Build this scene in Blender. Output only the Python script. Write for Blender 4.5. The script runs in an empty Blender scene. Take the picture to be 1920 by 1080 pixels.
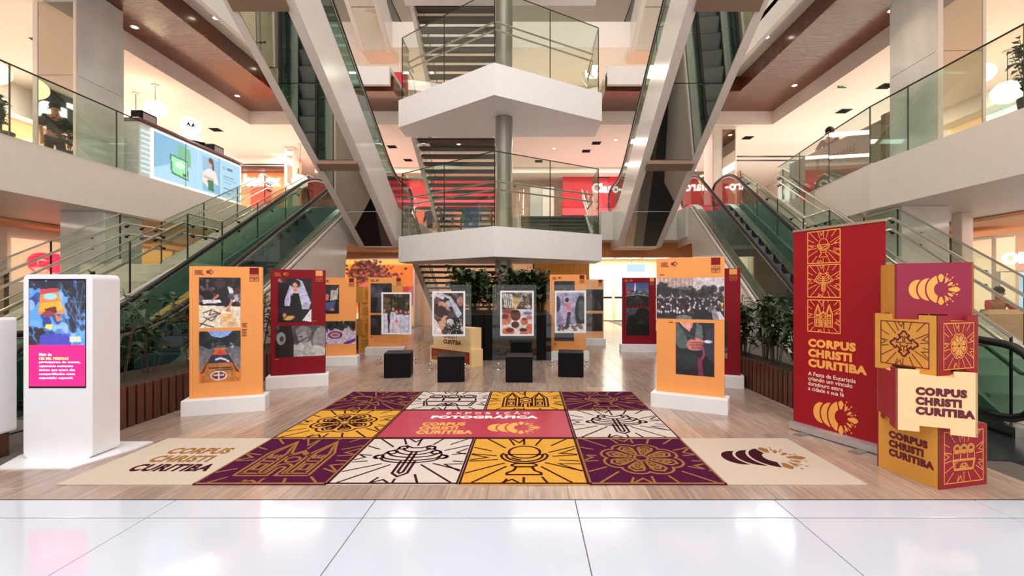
import bpy, bmesh, math, random
import numpy as np
from mathutils import Vector, Matrix, noise
random.seed(7)
rng = np.random.RandomState(3)
C = bpy.context.scene.collection
PI = math.pi
# ------------------------------------------------------------------ camera, world, exposure
cd = bpy.data.cameras.new('camera'); cam = bpy.data.objects.new('camera', cd); C.objects.link(cam)
F = 850.0
cd.sensor_width = 36; cd.lens = F/1920*36
cam.location = (0, 0, 1.5); cam.rotation_euler = (PI/2, 0, 0)
cd.shift_x = -(990-960)/1920; cd.shift_y = (545-540)/1920
cd.clip_end = 300; cd.clip_start = .05
bpy.context.scene.camera = cam
W = bpy.data.worlds.new('world'); bpy.context.scene.world = W; W.use_nodes = True
W.node_tree.nodes['Background'].inputs[0].default_value = (1, .97, .94, 1)
W.node_tree.nodes['Background'].inputs[1].default_value = .9
vs = bpy.context.scene.view_settings
vs.view_transform = 'Standard'; vs.look = 'None'; vs.gamma = 1; vs.exposure = 0.2; vs.use_curve_mapping = False

def area(name, loc, sx, sy, power, col=(1, .95, .9), rot=(0, 0, 0)):
    l = bpy.data.lights.new(name, 'AREA'); l.shape = 'RECTANGLE'; l.size = sx; l.size_y = sy
    l.energy = power; l.color = col
    o = bpy.data.objects.new(name, l); C.objects.link(o); o.location = loc; o.rotation_euler = rot
    return o
WARM = (1, .92, .875); NEUT = (1, .97, .95)
area('atrium_fill', (-.8, 4, 16.6), 13, 20, 1750, (1, .98, .97))  # unseen overhead panel, added to fill the atrium with light
for x, s in ((-11.3, 1), (10.2, -1)):
    for dx in (-1.2, 1.2):
        area('ceiling_fill', (x+dx, 14.2, 6.96), .5, 10.5, 165, WARM); area('ceiling_fill', (x+dx, -.2, 6.96), .5, 5, 130, WARM)  # added fill for the first floor, kept clear of the column mirrors
    area('balcony_fill', (x+s*.6, 8, 3.02), .5, 16, 130, (1, .80, .66))  # warm fill added under each balcony
    area('upper_fill', (x, 8, 10.9), 1.0, 18, 260, WARM)  # added fill for the upper side floors
for y in (16.6, 19.6): area('ceiling_fill', (-.8, y, 6.96), 18, .5, 230, WARM)  # added fill along the back of the first floor
area('bridge_fill', (-3, 18, 3.02), 8, 1, 80, WARM)  # fill added below the back bridge
area('corridor_light', (4.5, 20, 3.0), 4, 5, 260, (1, .95, .86))
area('upper_fill', (-.8, 19.5, 10.9), 14, 1.2, 260, WARM)  # added fill at the upper back
area('front_fill', (-.8, -2.5, 7.5), 14, 3, 260, NEUT, (math.radians(70), 0, 0))  # unseen fill behind the camera, tilted to brighten landings and fascias

# ------------------------------------------------------------------ helpers
def lin(c):
    return tuple(((x/255)/12.92 if x/255 <= .04045 else (((x/255)+.055)/1.055)**2.4) for x in c)
def at(px, py, Y):                       # point at depth Y on the sight line of a photo pixel
    return Vector(((px-990)/F*Y, Y, 1.5+(545-py)/F*Y))
def gp(px, py, z=0.0):                   # point at height z on that line
    return at(px, py, (1.5-z)*F/(py-545))
MATS = {}
def mat(key, col, rough=.5, metal=0, var=.05, scale=6, bump=0, emit=0, stretch=None, spec=.5, rnd=0, coat=0):
    if key in MATS: return MATS[key]
    m = bpy.data.materials.new(key); m.use_nodes = True; nt = m.node_tree; N = nt.nodes; L = nt.links
    b = N['Principled BSDF']; b.inputs['Roughness'].default_value = rough; b.inputs['Metallic'].default_value = metal
    b.inputs['Specular IOR Level'].default_value = spec
    b.inputs['Coat Weight'].default_value = coat; b.inputs['Coat Roughness'].default_value = .08
    c = lin(col)
    tc = N.new('ShaderNodeTexCoord'); mp = N.new('ShaderNodeMapping'); L.new(tc.outputs['Object'], mp.inputs[0])
    if stretch: mp.inputs['Scale'].default_value = stretch
    nz = N.new('ShaderNodeTexNoise'); nz.inputs['Scale'].default_value = scale; nz.inputs['Detail'].default_value = 5
    L.new(mp.outputs[0], nz.inputs['Vector'])
    rp = N.new('ShaderNodeValToRGB'); L.new(nz.outputs['Fac'], rp.inputs[0])
    rp.color_ramp.elements[0].position = .3; rp.color_ramp.elements[1].position = .7
    rp.color_ramp.elements[0].color = tuple(x*(1-var) for x in c)+(1,)
    rp.color_ramp.elements[1].color = tuple(min(1, x*(1+var)) for x in c)+(1,)
    out = rp.outputs[0]
    if rnd:
        oi = N.new('ShaderNodeObjectInfo'); mr = N.new('ShaderNodeMapRange'); L.new(oi.outputs['Random'], mr.inputs[0])
        mr.inputs[3].default_value = 1-rnd; mr.inputs[4].default_value = 1+rnd
        mx = N.new('ShaderNodeVectorMath'); mx.operation = 'SCALE'; L.new(out, mx.inputs[0]); L.new(mr.outputs[0], mx.inputs['Scale'])
        out = mx.outputs[0]
        av = N.new('ShaderNodeVectorMath'); av.operation = 'SCALE'; L.new(oi.outputs['Random'], av.inputs[0]); av.inputs['Scale'].default_value = 37
        ad = N.new('ShaderNodeVectorMath'); L.new(tc.outputs['Object'], ad.inputs[0]); L.new(av.outputs[0], ad.inputs[1]); L.new(ad.outputs[0], mp.inputs[0])
    L.new(out, b.inputs['Base Color'])
    if bump:
        bp = N.new('ShaderNodeBump'); bp.inputs['Strength'].default_value = bump; bp.inputs['Distance'].default_value = .01
        L.new(nz.outputs['Fac'], bp.inputs['Height']); L.new(bp.outputs[0], b.inputs['Normal'])
    if emit:
        L.new(out, b.inputs['Emission Color']); b.inputs['Emission Strength'].default_value = emit
    MATS[key] = m; return m
def glassmat(key, tint, ior=1.5, rough=.01):
    if key in MATS: return MATS[key]
    m = bpy.data.materials.new(key); m.use_nodes = True; nt = m.node_tree; N = nt.nodes; L = nt.links
    N.remove(N['Principled BSDF']); o = N['Material Output']
    tr = N.new('ShaderNodeBsdfTransparent'); gl = N.new('ShaderNodeBsdfGlossy'); gl.inputs['Roughness'].default_value = rough
    nz = N.new('ShaderNodeTexNoise'); nz.inputs['Scale'].default_value = .7
    mixc = N.new('ShaderNodeMixRGB'); L.new(nz.outputs['Fac'], mixc.inputs[0])
    mixc.inputs[1].default_value = (*tint, 1); mixc.inputs[2].default_value = tuple(min(1, t*1.02) for t in tint)+(1,)
    L.new(mixc.outputs[0], tr.inputs[0])
    fr = N.new('ShaderNodeLayerWeight'); fr.inputs[0].default_value = .5
    pw = N.new('ShaderNodeMath'); pw.operation = 'POWER'; L.new(fr.outputs['Facing'], pw.inputs[0]); pw.inputs[1].default_value = 3.5
    mr = N.new('ShaderNodeMapRange'); L.new(pw.outputs[0], mr.inputs[0]); mr.inputs[3].default_value = .045; mr.inputs[4].default_value = .75
    mx = N.new('ShaderNodeMixShader'); L.new(mr.outputs[0], mx.inputs[0]); L.new(tr.outputs[0], mx.inputs[1]); L.new(gl.outputs[0], mx.inputs[2])
    L.new(mx.outputs[0], o.inputs[0]); MATS[key] = m; return m
def attrmat(key, rough=.4, emit=0):
    if key in MATS: return MATS[key]
    m = bpy.data.materials.new(key); m.use_nodes = True; nt = m.node_tree; N = nt.nodes; L = nt.links
    b = N['Principled BSDF']; b.inputs['Roughness'].default_value = rough
    a = N.new('ShaderNodeAttribute'); a.attribute_name = 'print'
    if emit:
        b.inputs['Base Color'].default_value = (.02, .02, .02, 1)
        L.new(a.outputs['Color'], b.inputs['Emission Color']); b.inputs['Emission Strength'].default_value = emit
    else: L.new(a.outputs['Color'], b.inputs['Base Color'])
    MATS[key] = m; return m

class MB:
    def __init__(s, M=None): s.v = []; s.f = []; s.M = M or Matrix.Identity(4); s.col = None
    def add(s, vs_, fs):
        o = len(s.v); s.v += [s.M @ Vector(p) for p in vs_]; s.f += [tuple(i+o for i in f) for f in fs]; return s
    def box(s, x0, x1, y0, y1, z0, z1):
        return s.add([(x0,y0,z0),(x1,y0,z0),(x1,y1,z0),(x0,y1,z0),(x0,y0,z1),(x1,y0,z1),(x1,y1,z1),(x0,y1,z1)],
                     [(0,3,2,1),(4,5,6,7),(0,1,5,4),(1,2,6,5),(2,3,7,6),(3,0,4,7)])
    def bbox(s, x0, x1, y0, y1, z0, z1, r=.01):   # box with chamfered vertical and top edges
        r = min(r, (x1-x0)/3, (y1-y0)/3, (z1-z0)/3)
        def ring(i, z): return [(x0+i+r,y0+i,z),(x1-i-r,y0+i,z),(x1-i,y0+i+r,z),(x1-i,y1-i-r,z),(x1-i-r,y1-i,z),(x0+i+r,y1-i,z),(x0+i,y1-i-r,z),(x0+i,y0+i+r,z)]
        V = ring(0, z0)+ring(0, z1-r)+ring(r, z1)
        Fc = [tuple(range(7,-1,-1)), tuple(range(16,24))]
        for k in range(2):
            for i in range(8): Fc.append((k*8+i, k*8+(i+1)%8, k*8+8+(i+1)%8, k*8+8+i))
        return s.add(V, Fc)
    def prism(s, pts, vec):
        n = len(pts); vec = Vector(vec); P = [Vector(p) for p in pts]
        return s.add(P+[p+vec for p in P], [tuple(range(n-1,-1,-1)), tuple(range(n, 2*n))]+[(i,(i+1)%n,n+(i+1)%n,n+i) for i in range(n)])
    def tube(s, pts, r, n=8, closed=False):
        P = [Vector(p) for p in pts]; m = len(P); V = []
        for i, p in enumerate(P):
            a = P[(i-1) % m] if (i or closed) else P[0]; b = P[(i+1) % m] if (i < m-1 or closed) else P[-1]
            t = (b-a).normalized() if (b-a).length > 1e-9 else Vector((0,0,1))
            up = Vector((0,0,1)) if abs(t.z) < .95 else Vector((1,0,0))
            u = t.cross(up).normalized(); w = u.cross(t)
            rr = r[i] if isinstance(r, (list, tuple)) else r
            V += [p+rr*(math.cos(2*PI*k/n)*u+math.sin(2*PI*k/n)*w) for k in range(n)]
        Fc = []
        for i in range(m if closed else m-1):
            j = (i+1) % m
            for k in range(n): Fc.append((i*n+k, i*n+(k+1)%n, j*n+(k+1)%n, j*n+k))
        if not closed: Fc += [tuple(range(n-1,-1,-1)), tuple(range((m-1)*n, m*n))]
        return s.add(V, Fc)
    def lathe(s, prof, c=(0,0,0), n=16):
        V = []; c = Vector(c)
        for r, z in prof: V += [c+Vector((r*math.cos(2*PI*k/n), r*math.sin(2*PI*k/n), z)) for k in range(n)]
        Fc = []
        for i in range(len(prof)-1):
            for k in range(n): Fc.append((i*n+k, i*n+(k+1)%n, (i+1)*n+(k+1)%n, (i+1)*n+k))
        Fc += [tuple(range(n-1,-1,-1)), tuple(range((len(prof)-1)*n, len(prof)*n))]
        return s.add(V, Fc)
    def sphere(s, c, r, n=14, sz=1):
        pr = [(max(1e-3, r*math.sin(PI*i/(n//2+2))), -r*sz*math.cos(PI*i/(n//2+2))) for i in range(n//2+3)]
        return s.lathe(pr, c, n)
    # ---- 2-D work on a plane: the builder's matrix maps (u, v, offset)
    def poly(s, pts, o=0, th=0):
        if th: return s.prism([(x, y, o) for x, y in pts], (0, 0, th))
        return s.add([(x, y, o) for x, y in pts], [tuple(range(len(pts)))])
    def rect(s, x0, x1, y0, y1, o=0, th=0): return s.poly([(x0,y0),(x1,y0),(x1,y1),(x0,y1)], o, th)
    def ribbon(s, pts, w, o=0, closed=False):
        m = len(pts); V = []; P = [Vector((p[0], p[1])) for p in pts]
        for i in range(m):
            a = P[(i-1) % m] if (i or closed) else P[0]; b = P[(i+1) % m] if (i < m-1 or closed) else P[-1]
            d1 = (P[i]-a); d2 = (b-P[i])
            if d1.length < 1e-9: d1 = d2
            if d2.length < 1e-9: d2 = d1
            if d1.length < 1e-9: continue
            d1 = d1.normalized(); d2 = d2.normalized(); t = d1+d2
            t = t.normalized() if t.length > 1e-6 else d1
            n_ = Vector((-t.y, t.x)); k = 1/max(.45, n_.dot(Vector((-d1.y, d1.x))))
            V += [(P[i].x+n_.x*w/2*k, P[i].y+n_.y*w/2*k, o), (P[i].x-n_.x*w/2*k, P[i].y-n_.y*w/2*k, o)]
        m = len(V)//2; Fc = [(2*i, 2*i+1, 2*((i+1)%m)+1, 2*((i+1)%m)) for i in range(m if closed else m-1)]
        return s.add(V, Fc)
    def text(s, txt, x0, x1, y0, y1, o=0, bold=.025, th=0, shear=0):
        V, Fc = text_geo(txt, bold, th)
        xs = [v[0] for v in V]; ys = [v[1] for v in V]
        ax, bx, ay, by = min(xs), max(xs), min(ys), max(ys)
        kx = (x1-x0)/(bx-ax); ky = (y1-y0)/(by-ay)
        return s.add([(x0+(v[0]-ax)*kx+shear*(v[1]-ay)*ky, y0+(v[1]-ay)*ky, o+v[2]) for v in V], Fc)
    def data(s, off, smooth=False, fix=True):
        me = bpy.data.meshes.new('mesh'); me.from_pydata([tuple(p-off) for p in s.v], [], s.f); me.update()
        if fix:
            bm = bmesh.new(); bm.from_mesh(me); bmesh.ops.recalc_face_normals(bm, faces=bm.faces); bm.to_mesh(me); bm.free()
        if smooth:
            me.polygons.foreach_set('use_smooth', [True]*len(me.polygons))
        if s.col is not None:
            ca = me.color_attributes.new('print', 'FLOAT_COLOR', 'POINT'); ca.data.foreach_set('color', s.col.ravel())
        return me
TG = {}
def text_geo(txt, bold, th):
    k = (txt, bold, th)
    if k not in TG:
        cu = bpy.data.curves.new('t', 'FONT'); cu.body = txt; cu.offset = bold; cu.resolution_u = 3
        cu.space_character = 1.0+bold*1.6
        if th: cu.extrude = th/2
        o = bpy.data.objects.new('t', cu); C.objects.link(o)
        me = bpy.data.meshes.new_from_object(o.evaluated_get(bpy.context.evaluated_depsgraph_get()))
        TG[k] = ([tuple(v.co) for v in me.vertices], [tuple(p.vertices) for p in me.polygons])
        bpy.data.objects.remove(o); bpy.data.curves.remove(cu); bpy.data.meshes.remove(me)
    return TG[k]
def wl(o):
    v = Vector(o.location)
    while o.parent: o = o.parent; v += o.location
    return v
def tag(o, label=None, cat=None, group=None, kind=None):
    if label: o['label'] = label
    if cat: o['category'] = cat
    if group: o['group'] = group
    if kind: o['kind'] = kind
    return o
def thing(name, loc, label, cat, group=None):
    o = bpy.data.objects.new(name, None); C.objects.link(o); o.location = loc; o.empty_display_size = .1
    return tag(o, label, cat, group)
def part(name, mb, m, parent=None, label=None, smooth=False, kind=None, fix=True):
    off = wl(parent) if parent else Vector((0,0,0))
    o = bpy.data.objects.new(name, mb.data(off, smooth, fix)); C.objects.link(o)
    o.data.materials.append(m)
    if parent: o.parent = parent
    return tag(o, label, None, None, kind)
def inst(name, src, parent, d):          # another piece sharing src's mesh, moved by d
    o = src.copy(); o.name = name; C.objects.link(o); o.parent = parent; o.location = Vector(src.location)+Vector(d); return o
def struct(name, mb, m, parent=None, label=None, smooth=False):
    return part(name, mb, m, parent, label, smooth, 'structure' if not parent else None)
def single(name, mb, m, label, cat, group=None, smooth=False, loc=None):
    loc = Vector(loc) if loc else sum(mb.v, Vector())/len(mb.v)
    o = bpy.data.objects.new(name, mb.data(loc, smooth)); C.objects.link(o); o.location = loc
    o.data.materials.append(m); return tag(o, label, cat, group)
def planeM(o, u, v):
    u = Vector(u).normalized(); v = Vector(v).normalized(); n = u.cross(v)
    M = Matrix((u, v, n)).transposed().to_4x4(); M.translation = Vector(o); return M

# ------------------------------------------------------------------ painted prints (colour stored on a fine grid)
class Cv:
    def __init__(s, w, h, c): s.w = w; s.h = h; s.a = np.ones((h, w, 3))*np.array(c, float); s.Y, s.X = np.mgrid[0:h, 0:w]; s.X = (s.X+.5)/w; s.Y = (s.Y+.5)/h; s.asp = h/w
    def put(s, m, c, al=1): m = (np.clip(m, 0, 1)*al)[..., None]; s.a = s.a*(1-m)+np.array(c, float)*m; return s
    def e(s, c, cx, cy, rx, ry, al=1, ang=0):
        x = s.X-cx; y = (s.Y-cy)*s.asp; ca, sa = math.cos(ang), math.sin(ang)
        x, y = x*ca+y*sa, -x*sa+y*ca
        d = np.sqrt((x/rx)**2+(y/(ry*s.asp))**2); return s.put((1-d)*min(rx, ry)*s.w*1.2+.5, c, al)
    def r(s, c, x0, y0, x1, y1, al=1): return s.put(((s.X > x0) & (s.X < x1) & (s.Y > y0) & (s.Y < y1)).astype(float), c, al)
    def p(s, c, pts, al=1):
        m = np.zeros(s.X.shape, bool); n = len(pts)
        for i in range(n):
            x1, y1 = pts[i]; x2, y2 = pts[(i+1) % n]
            if y1 == y2: continue
            cnd = ((y1 > s.Y) != (y2 > s.Y)) & (s.X < (x2-x1)*(s.Y-y1)/(y2-y1)+x1); m ^= cnd
        return s.put(m.astype(float), c, al)
    def l(s, c, w, pts, al=1):
        best = np.full(s.X.shape, 9.)
        for (x1, y1), (x2, y2) in zip(pts, pts[1:]):
            dx, dy = x2-x1, (y2-y1)*s.asp; t = np.clip(((s.X-x1)*dx+(s.Y-y1)*s.asp*dy)/(dx*dx+dy*dy+1e-9), 0, 1)
            best = np.minimum(best, np.hypot(s.X-x1-t*dx, (s.Y-y1)*s.asp-t*dy))
        return s.put((w-best)*s.w+.5, c, al)
    def g(s, c, y0, y1): return s.put(np.clip((s.Y-y0)/(y1-y0), 0, 1), c)
    def blobs(s, cols, n, x0, y0, x1, y1, r0, r1, al=.8):
        for _ in range(n):
            r = rng.uniform(r0, r1); s.e(cols[rng.randint(len(cols))], rng.uniform(x0, x1), rng.uniform(y0, y1), r, r*rng.uniform(.6, 1.6), al, rng.uniform(0, 3))
        return s
    def nz(s, k): s.a = s.a+rng.normal(0, k, s.a.shape[:2])[..., None]; return s
    def person(s, x, y, h, top, hair=(30, 22, 20), skin=(190, 130, 105), leg=(30, 30, 36)):
        s.p(leg, [(x-.055*h,y-.48*h),(x+.055*h,y-.48*h),(x+.05*h,y),(x-.05*h,y)])
        s.p(top, [(x-.09*h,y-.82*h),(x+.09*h,y-.82*h),(x+.08*h,y-.42*h),(x-.08*h,y-.42*h)])
        s.e(skin, x, y-.9*h, .045*h/s.asp*1.3, .06*h); s.e(hair, x, y-.93*h, .05*h/s.asp*1.3, .05*h); return s
def printed(name, M, x0, x1, y0, y1, cv, parent, m, off=.003, label=None):
    """cv painted over the rectangle x0..x1, y0..y1 (v up) of plane M"""
    mb = MB(M); w, h = cv.w, cv.h
    for q, k in (((5, .07), (2, .05), (1, .03)) if m.name == 'printed_photo' else ()):           # photographic mottle at three sizes
        g_ = rng.normal(1, k, (h//q+2, w//q+2)); yi = np.arange(h)/q; xi = np.arange(w)/q; y0_ = yi.astype(int); x0_ = xi.astype(int); fy = (yi-y0_)[:, None]; fx = (xi-x0_)[None, :]
        n_ = (g_[y0_][:, x0_]*(1-fy)+g_[y0_+1][:, x0_]*fy)*(1-fx)+(g_[y0_][:, x0_+1]*(1-fy)+g_[y0_+1][:, x0_+1]*fy)*fx
        cv.a = cv.a*n_[..., None]+(4 if q == 2 else 0)*(n_[..., None]-1)*8
    xs = np.linspace(x0, x1, w); ys = np.linspace(y1, y0, h)
    V = [(x, y, off) for y in ys for x in xs]
    Fc = [(j*w+i, (j+1)*w+i, (j+1)*w+i+1, j*w+i+1) for j in range(h-1) for i in range(w-1)]
    mb.add(V, Fc)
    c = np.clip(cv.a, 0, 255)/255; c = np.where(c <= .04045, c/12.92, ((c+.055)/1.055)**2.4)
    mb.col = np.concatenate([c.reshape(-1, 3), np.ones((w*h, 1))], 1).astype(np.float32)
    return part(name, mb, m, parent, label, fix=False)
# ------------------------------------------------------------------ line motifs in the square [-1,1]
def arc(cx, cy, rx, ry, a0, a1, n=18):
    return [(cx+rx*math.cos(math.radians(a0+(a1-a0)*i/n)), cy+ry*math.sin(math.radians(a0+(a1-a0)*i/n))) for i in range(n+1)]
def circ(cx, cy, rx, ry=None, n=20): return (arc(cx, cy, rx, ry or rx, 0, 360-360/n, n-1), True)
def m_rosette():
    L = [circ(0, 0, .13), ]
    n = 8
    for k in range(n):
        a = 2*PI*(k+.5)/n
        def pol(r, da): return (r*math.cos(a+da), r*math.sin(a+da))
        for s in (1, .72):
            c = .42
            pts = [(.2, -.16), (.2, .16), (.5, .27), (.6, .22), (.63, .1), (.67, 0), (.63, -.1), (.6, -.22), (.5, -.27)]
            if s < 1: pts = [(.30, -.08), (.30, .08), (.49, .16), (.56, 0), (.49, -.16)]
            L.append(([pol(r, d) for r, d in pts], True))
        L.append(([pol(.38, -.05), pol(.38, .05), pol(.46, 0)], True))
    out = []
    for i in range(96):
        a = 2*PI*i/96; k = (a/(2*PI)*n) % 1
        out.append(((.66+.12*math.sin(PI*k)**.7)*math.cos(a), (.66+.12*math.sin(PI*k)**.7)*math.sin(a)))
    L.append((out, True)); return L
def m_chalice():
    L = [circ(0, .32, .33, .33, 26)]
    L.append((arc(0, .15, .48, .42, 180, 360)+[(.44, .22), (.38, .18)]+arc(0, .15, .38, .33, 360, 180)+[(-.44, .22)], True))
    L.append(([(-.38, .18), (.38, .18)], False))
    L.append(([(-.16,-.27),(.16,-.27),(.24,-.33),(.24,-.38),(.16,-.43),(-.16,-.43),(-.24,-.38),(-.24,-.33)], True))
    L.append(([(-.15,-.43),(.15,-.43),(.2,-.6),(.32,-.7),(.32,-.78),(-.32,-.78),(-.32,-.7),(-.2,-.6)], True))
    L.append((arc(-.02, .1, .26, .2, 205, 260), False)); return L
def m_tree():
    L = [([(-.05, .35), (-.05, -.66), (0, -.72), (.05, -.66), (.05, .35)], False)]
    L.append(([(-.14, -.15), (-.14, -.72), (0, -.86), (.14, -.72), (.14, -.15)], False))
    for i, (y, w) in enumerate(((.45, .3), (.3, .4), (.15, .52), (.0, .62), (-.12, .6))):
        L.append(([(-w, y+.08)]+arc(0, y+.1, w*.95, .22, 185, 355)+[(w, y+.08)], False))
    for x, y in ((-.3, .56), (.3, .56), (-.46, .3), (.46, .3), (-.66, .06), (.66, .06)): L.append(circ(x, y, .09, n=12))
    L.append(([(-.66,-.05),(-.74,.08),(-.6,.18),(-.55,.35),(-.4,.45),(-.38,.6),(-.25,.68),(-.1,.55),(.1,.55),(.25,.68),(.38,.6),(.4,.45),(.55,.35),(.6,.18),(.74,.08),(.66,-.05)], False)); return L
def m_church():
    L = []
    for s in (-1, 1):
        for g in (0, .10):
            L.append(([(s*(.58+g), -.72-g), (s*(.58+g), .25), (s*(.51+g*.7), .52), (s*.44, .84+g), (s*(.37-g*.7), .52), (s*(.30-g), .25), (s*(.30-g), -.72)], False))
        L.append(([(s*.51,-.3),(s*.37,-.3),(s*.37,-.56),(s*.51,-.56)], True))
        for yy in (0, -.16): L.append(([(s*.58, yy), (s*.30, yy)], False))
        for xx in (.36, .44, .52): L.append(([(s*xx, .02), (s*xx, .16)], False))
    L.append(([(-.62,-.72),(-.16,-.72),(-.16,-.45)]+arc(0, -.45, .16, .16, 180, 0, 8)+[(.16,-.72),(.62,-.72)], False))
    L.append(([(-.68,-.82),(-.07,-.82),(-.07,-.5)]+arc(0, -.5, .07, .07, 180, 0, 8)+[(.07,-.82),(.68,-.82)], False))
    L.append(circ(0, -.08, .13)); L.append(([(-.24, .1), (-.1, .18), (0, .3), (.1, .18), (.24, .1)], False))
    L.append(([(-.24, .18), (-.1, .26), (0, .4), (.1, .26), (.24, .18)], False)); return L
def m_cross():
    L = []
    for g in (0, .07):
        p = []
        for k in range(4):
            a = k*PI/2; ca, sa = math.cos(a), math.sin(a)
            q = [(.13+g, .13+g), (.42, .13+g), (.46, .24+g), (.56, .26+g), (.6, .14+g), (.72+g, .1), (.76+g, 0), (.72+g, -.1), (.6, -.14-g), (.56, -.26-g), (.46, -.24-g), (.42, -.13-g)]
            p += [(x*ca-y*sa, x*sa+y*ca) for x, y in reversed(q)][::-1] if 0 else [(x*ca-y*sa, x*sa+y*ca) for x, y in q[1:][::-1]]
        L.append((p, True))
    L.append((arc(0, .05, .26, .22, 200, 340), False))
    L.append(([(-.05,.5),(-.05,.1),(.05,.1),(.05,.5)], False)); L.append(([(-.5,.05),(-.1,.05)], False)); L.append(([(.5,.05),(.1,.05)], False))
    for x in (-.16, 0, .16): L.append(([(x, -.15), (x*1.7, -.55)], False))
    return L
def m_figures():
    L = []
    for x in (-.5, 0, .5):
        L.append(circ(x, .42, .16)); L.append(circ(x, .42, .24))
        L.append(([(x-.26, -.1)]+arc(x, .1, .26, .26, 180, 0, 8)+[(x+.26, -.1)], False))
        L.append((arc(x, .42, .09, .1, 200, 340, 6), False))
    L.append(([(-.8,-.15),(.8,-.15),(.68,-.72),(-.68,-.72)], True)); L.append(([(-.72,-.22),(.72,-.22),(.6,-.65),(-.6,-.65)], True))
    L.append((arc(0, -.7, .3, .35, 180, 0, 10), False)); L.append(circ(0, -.45, .1))
    for a in (40, 70, 110, 140): L.append(([(0, -.68), (.28*math.cos(math.radians(a)), -.68+.28*math.sin(math.radians(a)))], False))
    return L
def m_dove():
    L = [circ(0, .25, .14), ]
    for s in (-1, 1):
        for g in (0, .08):
            L.append(([(s*.1, .12), (s*.3, .35+g), (s*.62, .45+g), (s*(.78+g), .3), (s*.6, .2), (s*(.7+g), .05), (s*.5, 0), (s*(.5+g), -.15), (s*.2, -.12-g)], False))
        L.append(([(s*.08, -.1), (s*.3, -.65), (0, -.5)], False))
    L.append(([(-.14,.1),(-.1,-.3),(0,-.42),(.1,-.3),(.14,.1)], False)); L.append(([(0,.6),(0,.78)], False)); return L
def rays(kind, w=.93, lines=None, k_=.86):
    """rays from the motif's edge out to the square's border"""
    L = []; n = 18; random.seed(kind); pts = [((p[0]+(q[0]-p[0])*t)*k_, (p[1]+(q[1]-p[1])*t)*k_) for l, _ in (lines or []) for p, q in zip(l, l[1:]) for t in (0, .25, .5, .75, 1)]
    def edge(a):
        c, s = math.cos(a), math.sin(a); k = w/max(abs(c), abs(s)); return (c*k, s*k)
    def inner(a):
        r = .25
        for x, y in pts:
            d = abs((math.atan2(y, x)-a+PI) % (2*PI)-PI)
            if d < .22: r = max(r, math.hypot(x, y))
        return r+.07
    for i in range(n):
        a = 2*PI*(i+.5)/n+random.uniform(-.05, .05); e = edge(a); d = math.hypot(*e); r = inner(a) if pts else .7
        if i % 5 == 2: r += (d-r)*.3
        if d > r*1.04: L.append(([(r*math.cos(a), r*math.sin(a)), e], False))
    for i in range(0, n, 4):                       # pointed rays between the plain ones
        a = 2*PI*i/n+.31; e1, e2 = edge(a-.13), edge(a+.13); d = math.hypot(*edge(a)); r = inner(a) if pts else .8
        if d-r > .12: q = r+(d-r)*.35; L.append(([e1, (q*math.cos(a), q*math.sin(a)), e2], False))
    return L
def motif(mb, lines, cx, cy, sx, sy, w, o):
    for pts, cl in lines: mb.ribbon([(cx+x*sx, cy+y*sy) for x, y in pts], w, o, cl)
def emblem(mb, x0, x1, y0, y1, o, part_='all'):
    """row of three crescents and a sunburst of petals"""
    def T(p): return [(x0+(x+1)/2*(x1-x0), y0+(y+.58)/1.16*(y1-y0)) for x, y in p]
    def P(p): mb.poly(T(p), o)
    def crescent(ca, ra, cb, rb):
        d = cb-ca; xi = (ra*ra-rb*rb+d*d)/(2*d); yi = math.sqrt(max(0, ra*ra-xi*xi)); A = math.degrees(math.atan2(yi, xi)); Bq = math.degrees(math.atan2(yi, xi-d))
        P(arc(ca, 0, ra, ra, A, 360-A, 18)+arc(cb, 0, rb, rb, 360-Bq, Bq, 12)[1:-1])
    if part_ in ('all', 'moons'):
        P(arc(.26, 0, .56, .56, 108, 252, 14)+arc(.26, 0, .27, .27, 245, 115, 14))
        crescent(-.20, .44, .26, .625); crescent(-.62, .38, -.20, .505)
    if part_ in ('all', 'petals'):
        cx = .26
        def petal(a, r0, r1, w):
            a = math.radians(a); d = Vector((math.cos(a), math.sin(a))); n = Vector((-d.y, d.x)); c = Vector((cx, 0))
            q = [(r0, -.35), (r0, .35), (r0+(r1-r0)*.62, 1), (r0+(r1-r0)*.8, .8), (r1, .25), (r1, -.25), (r0+(r1-r0)*.8, -.8), (r0+(r1-r0)*.62, -1)]
            P([tuple(c+d*r+n*(k*w)) for r, k in q])
        for a in (90, -90, 0): petal(a, .29, .60 if a else .72, .12 if a else .11)
        for a in (58, 30, -30, -58): petal(a, .29, .52, .055)
        for a in (68, 46, 18, -18, -46, -68):
            petal(a, .42, .56, .022); petal(a, .60, .67, .028)
    return mb
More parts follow.
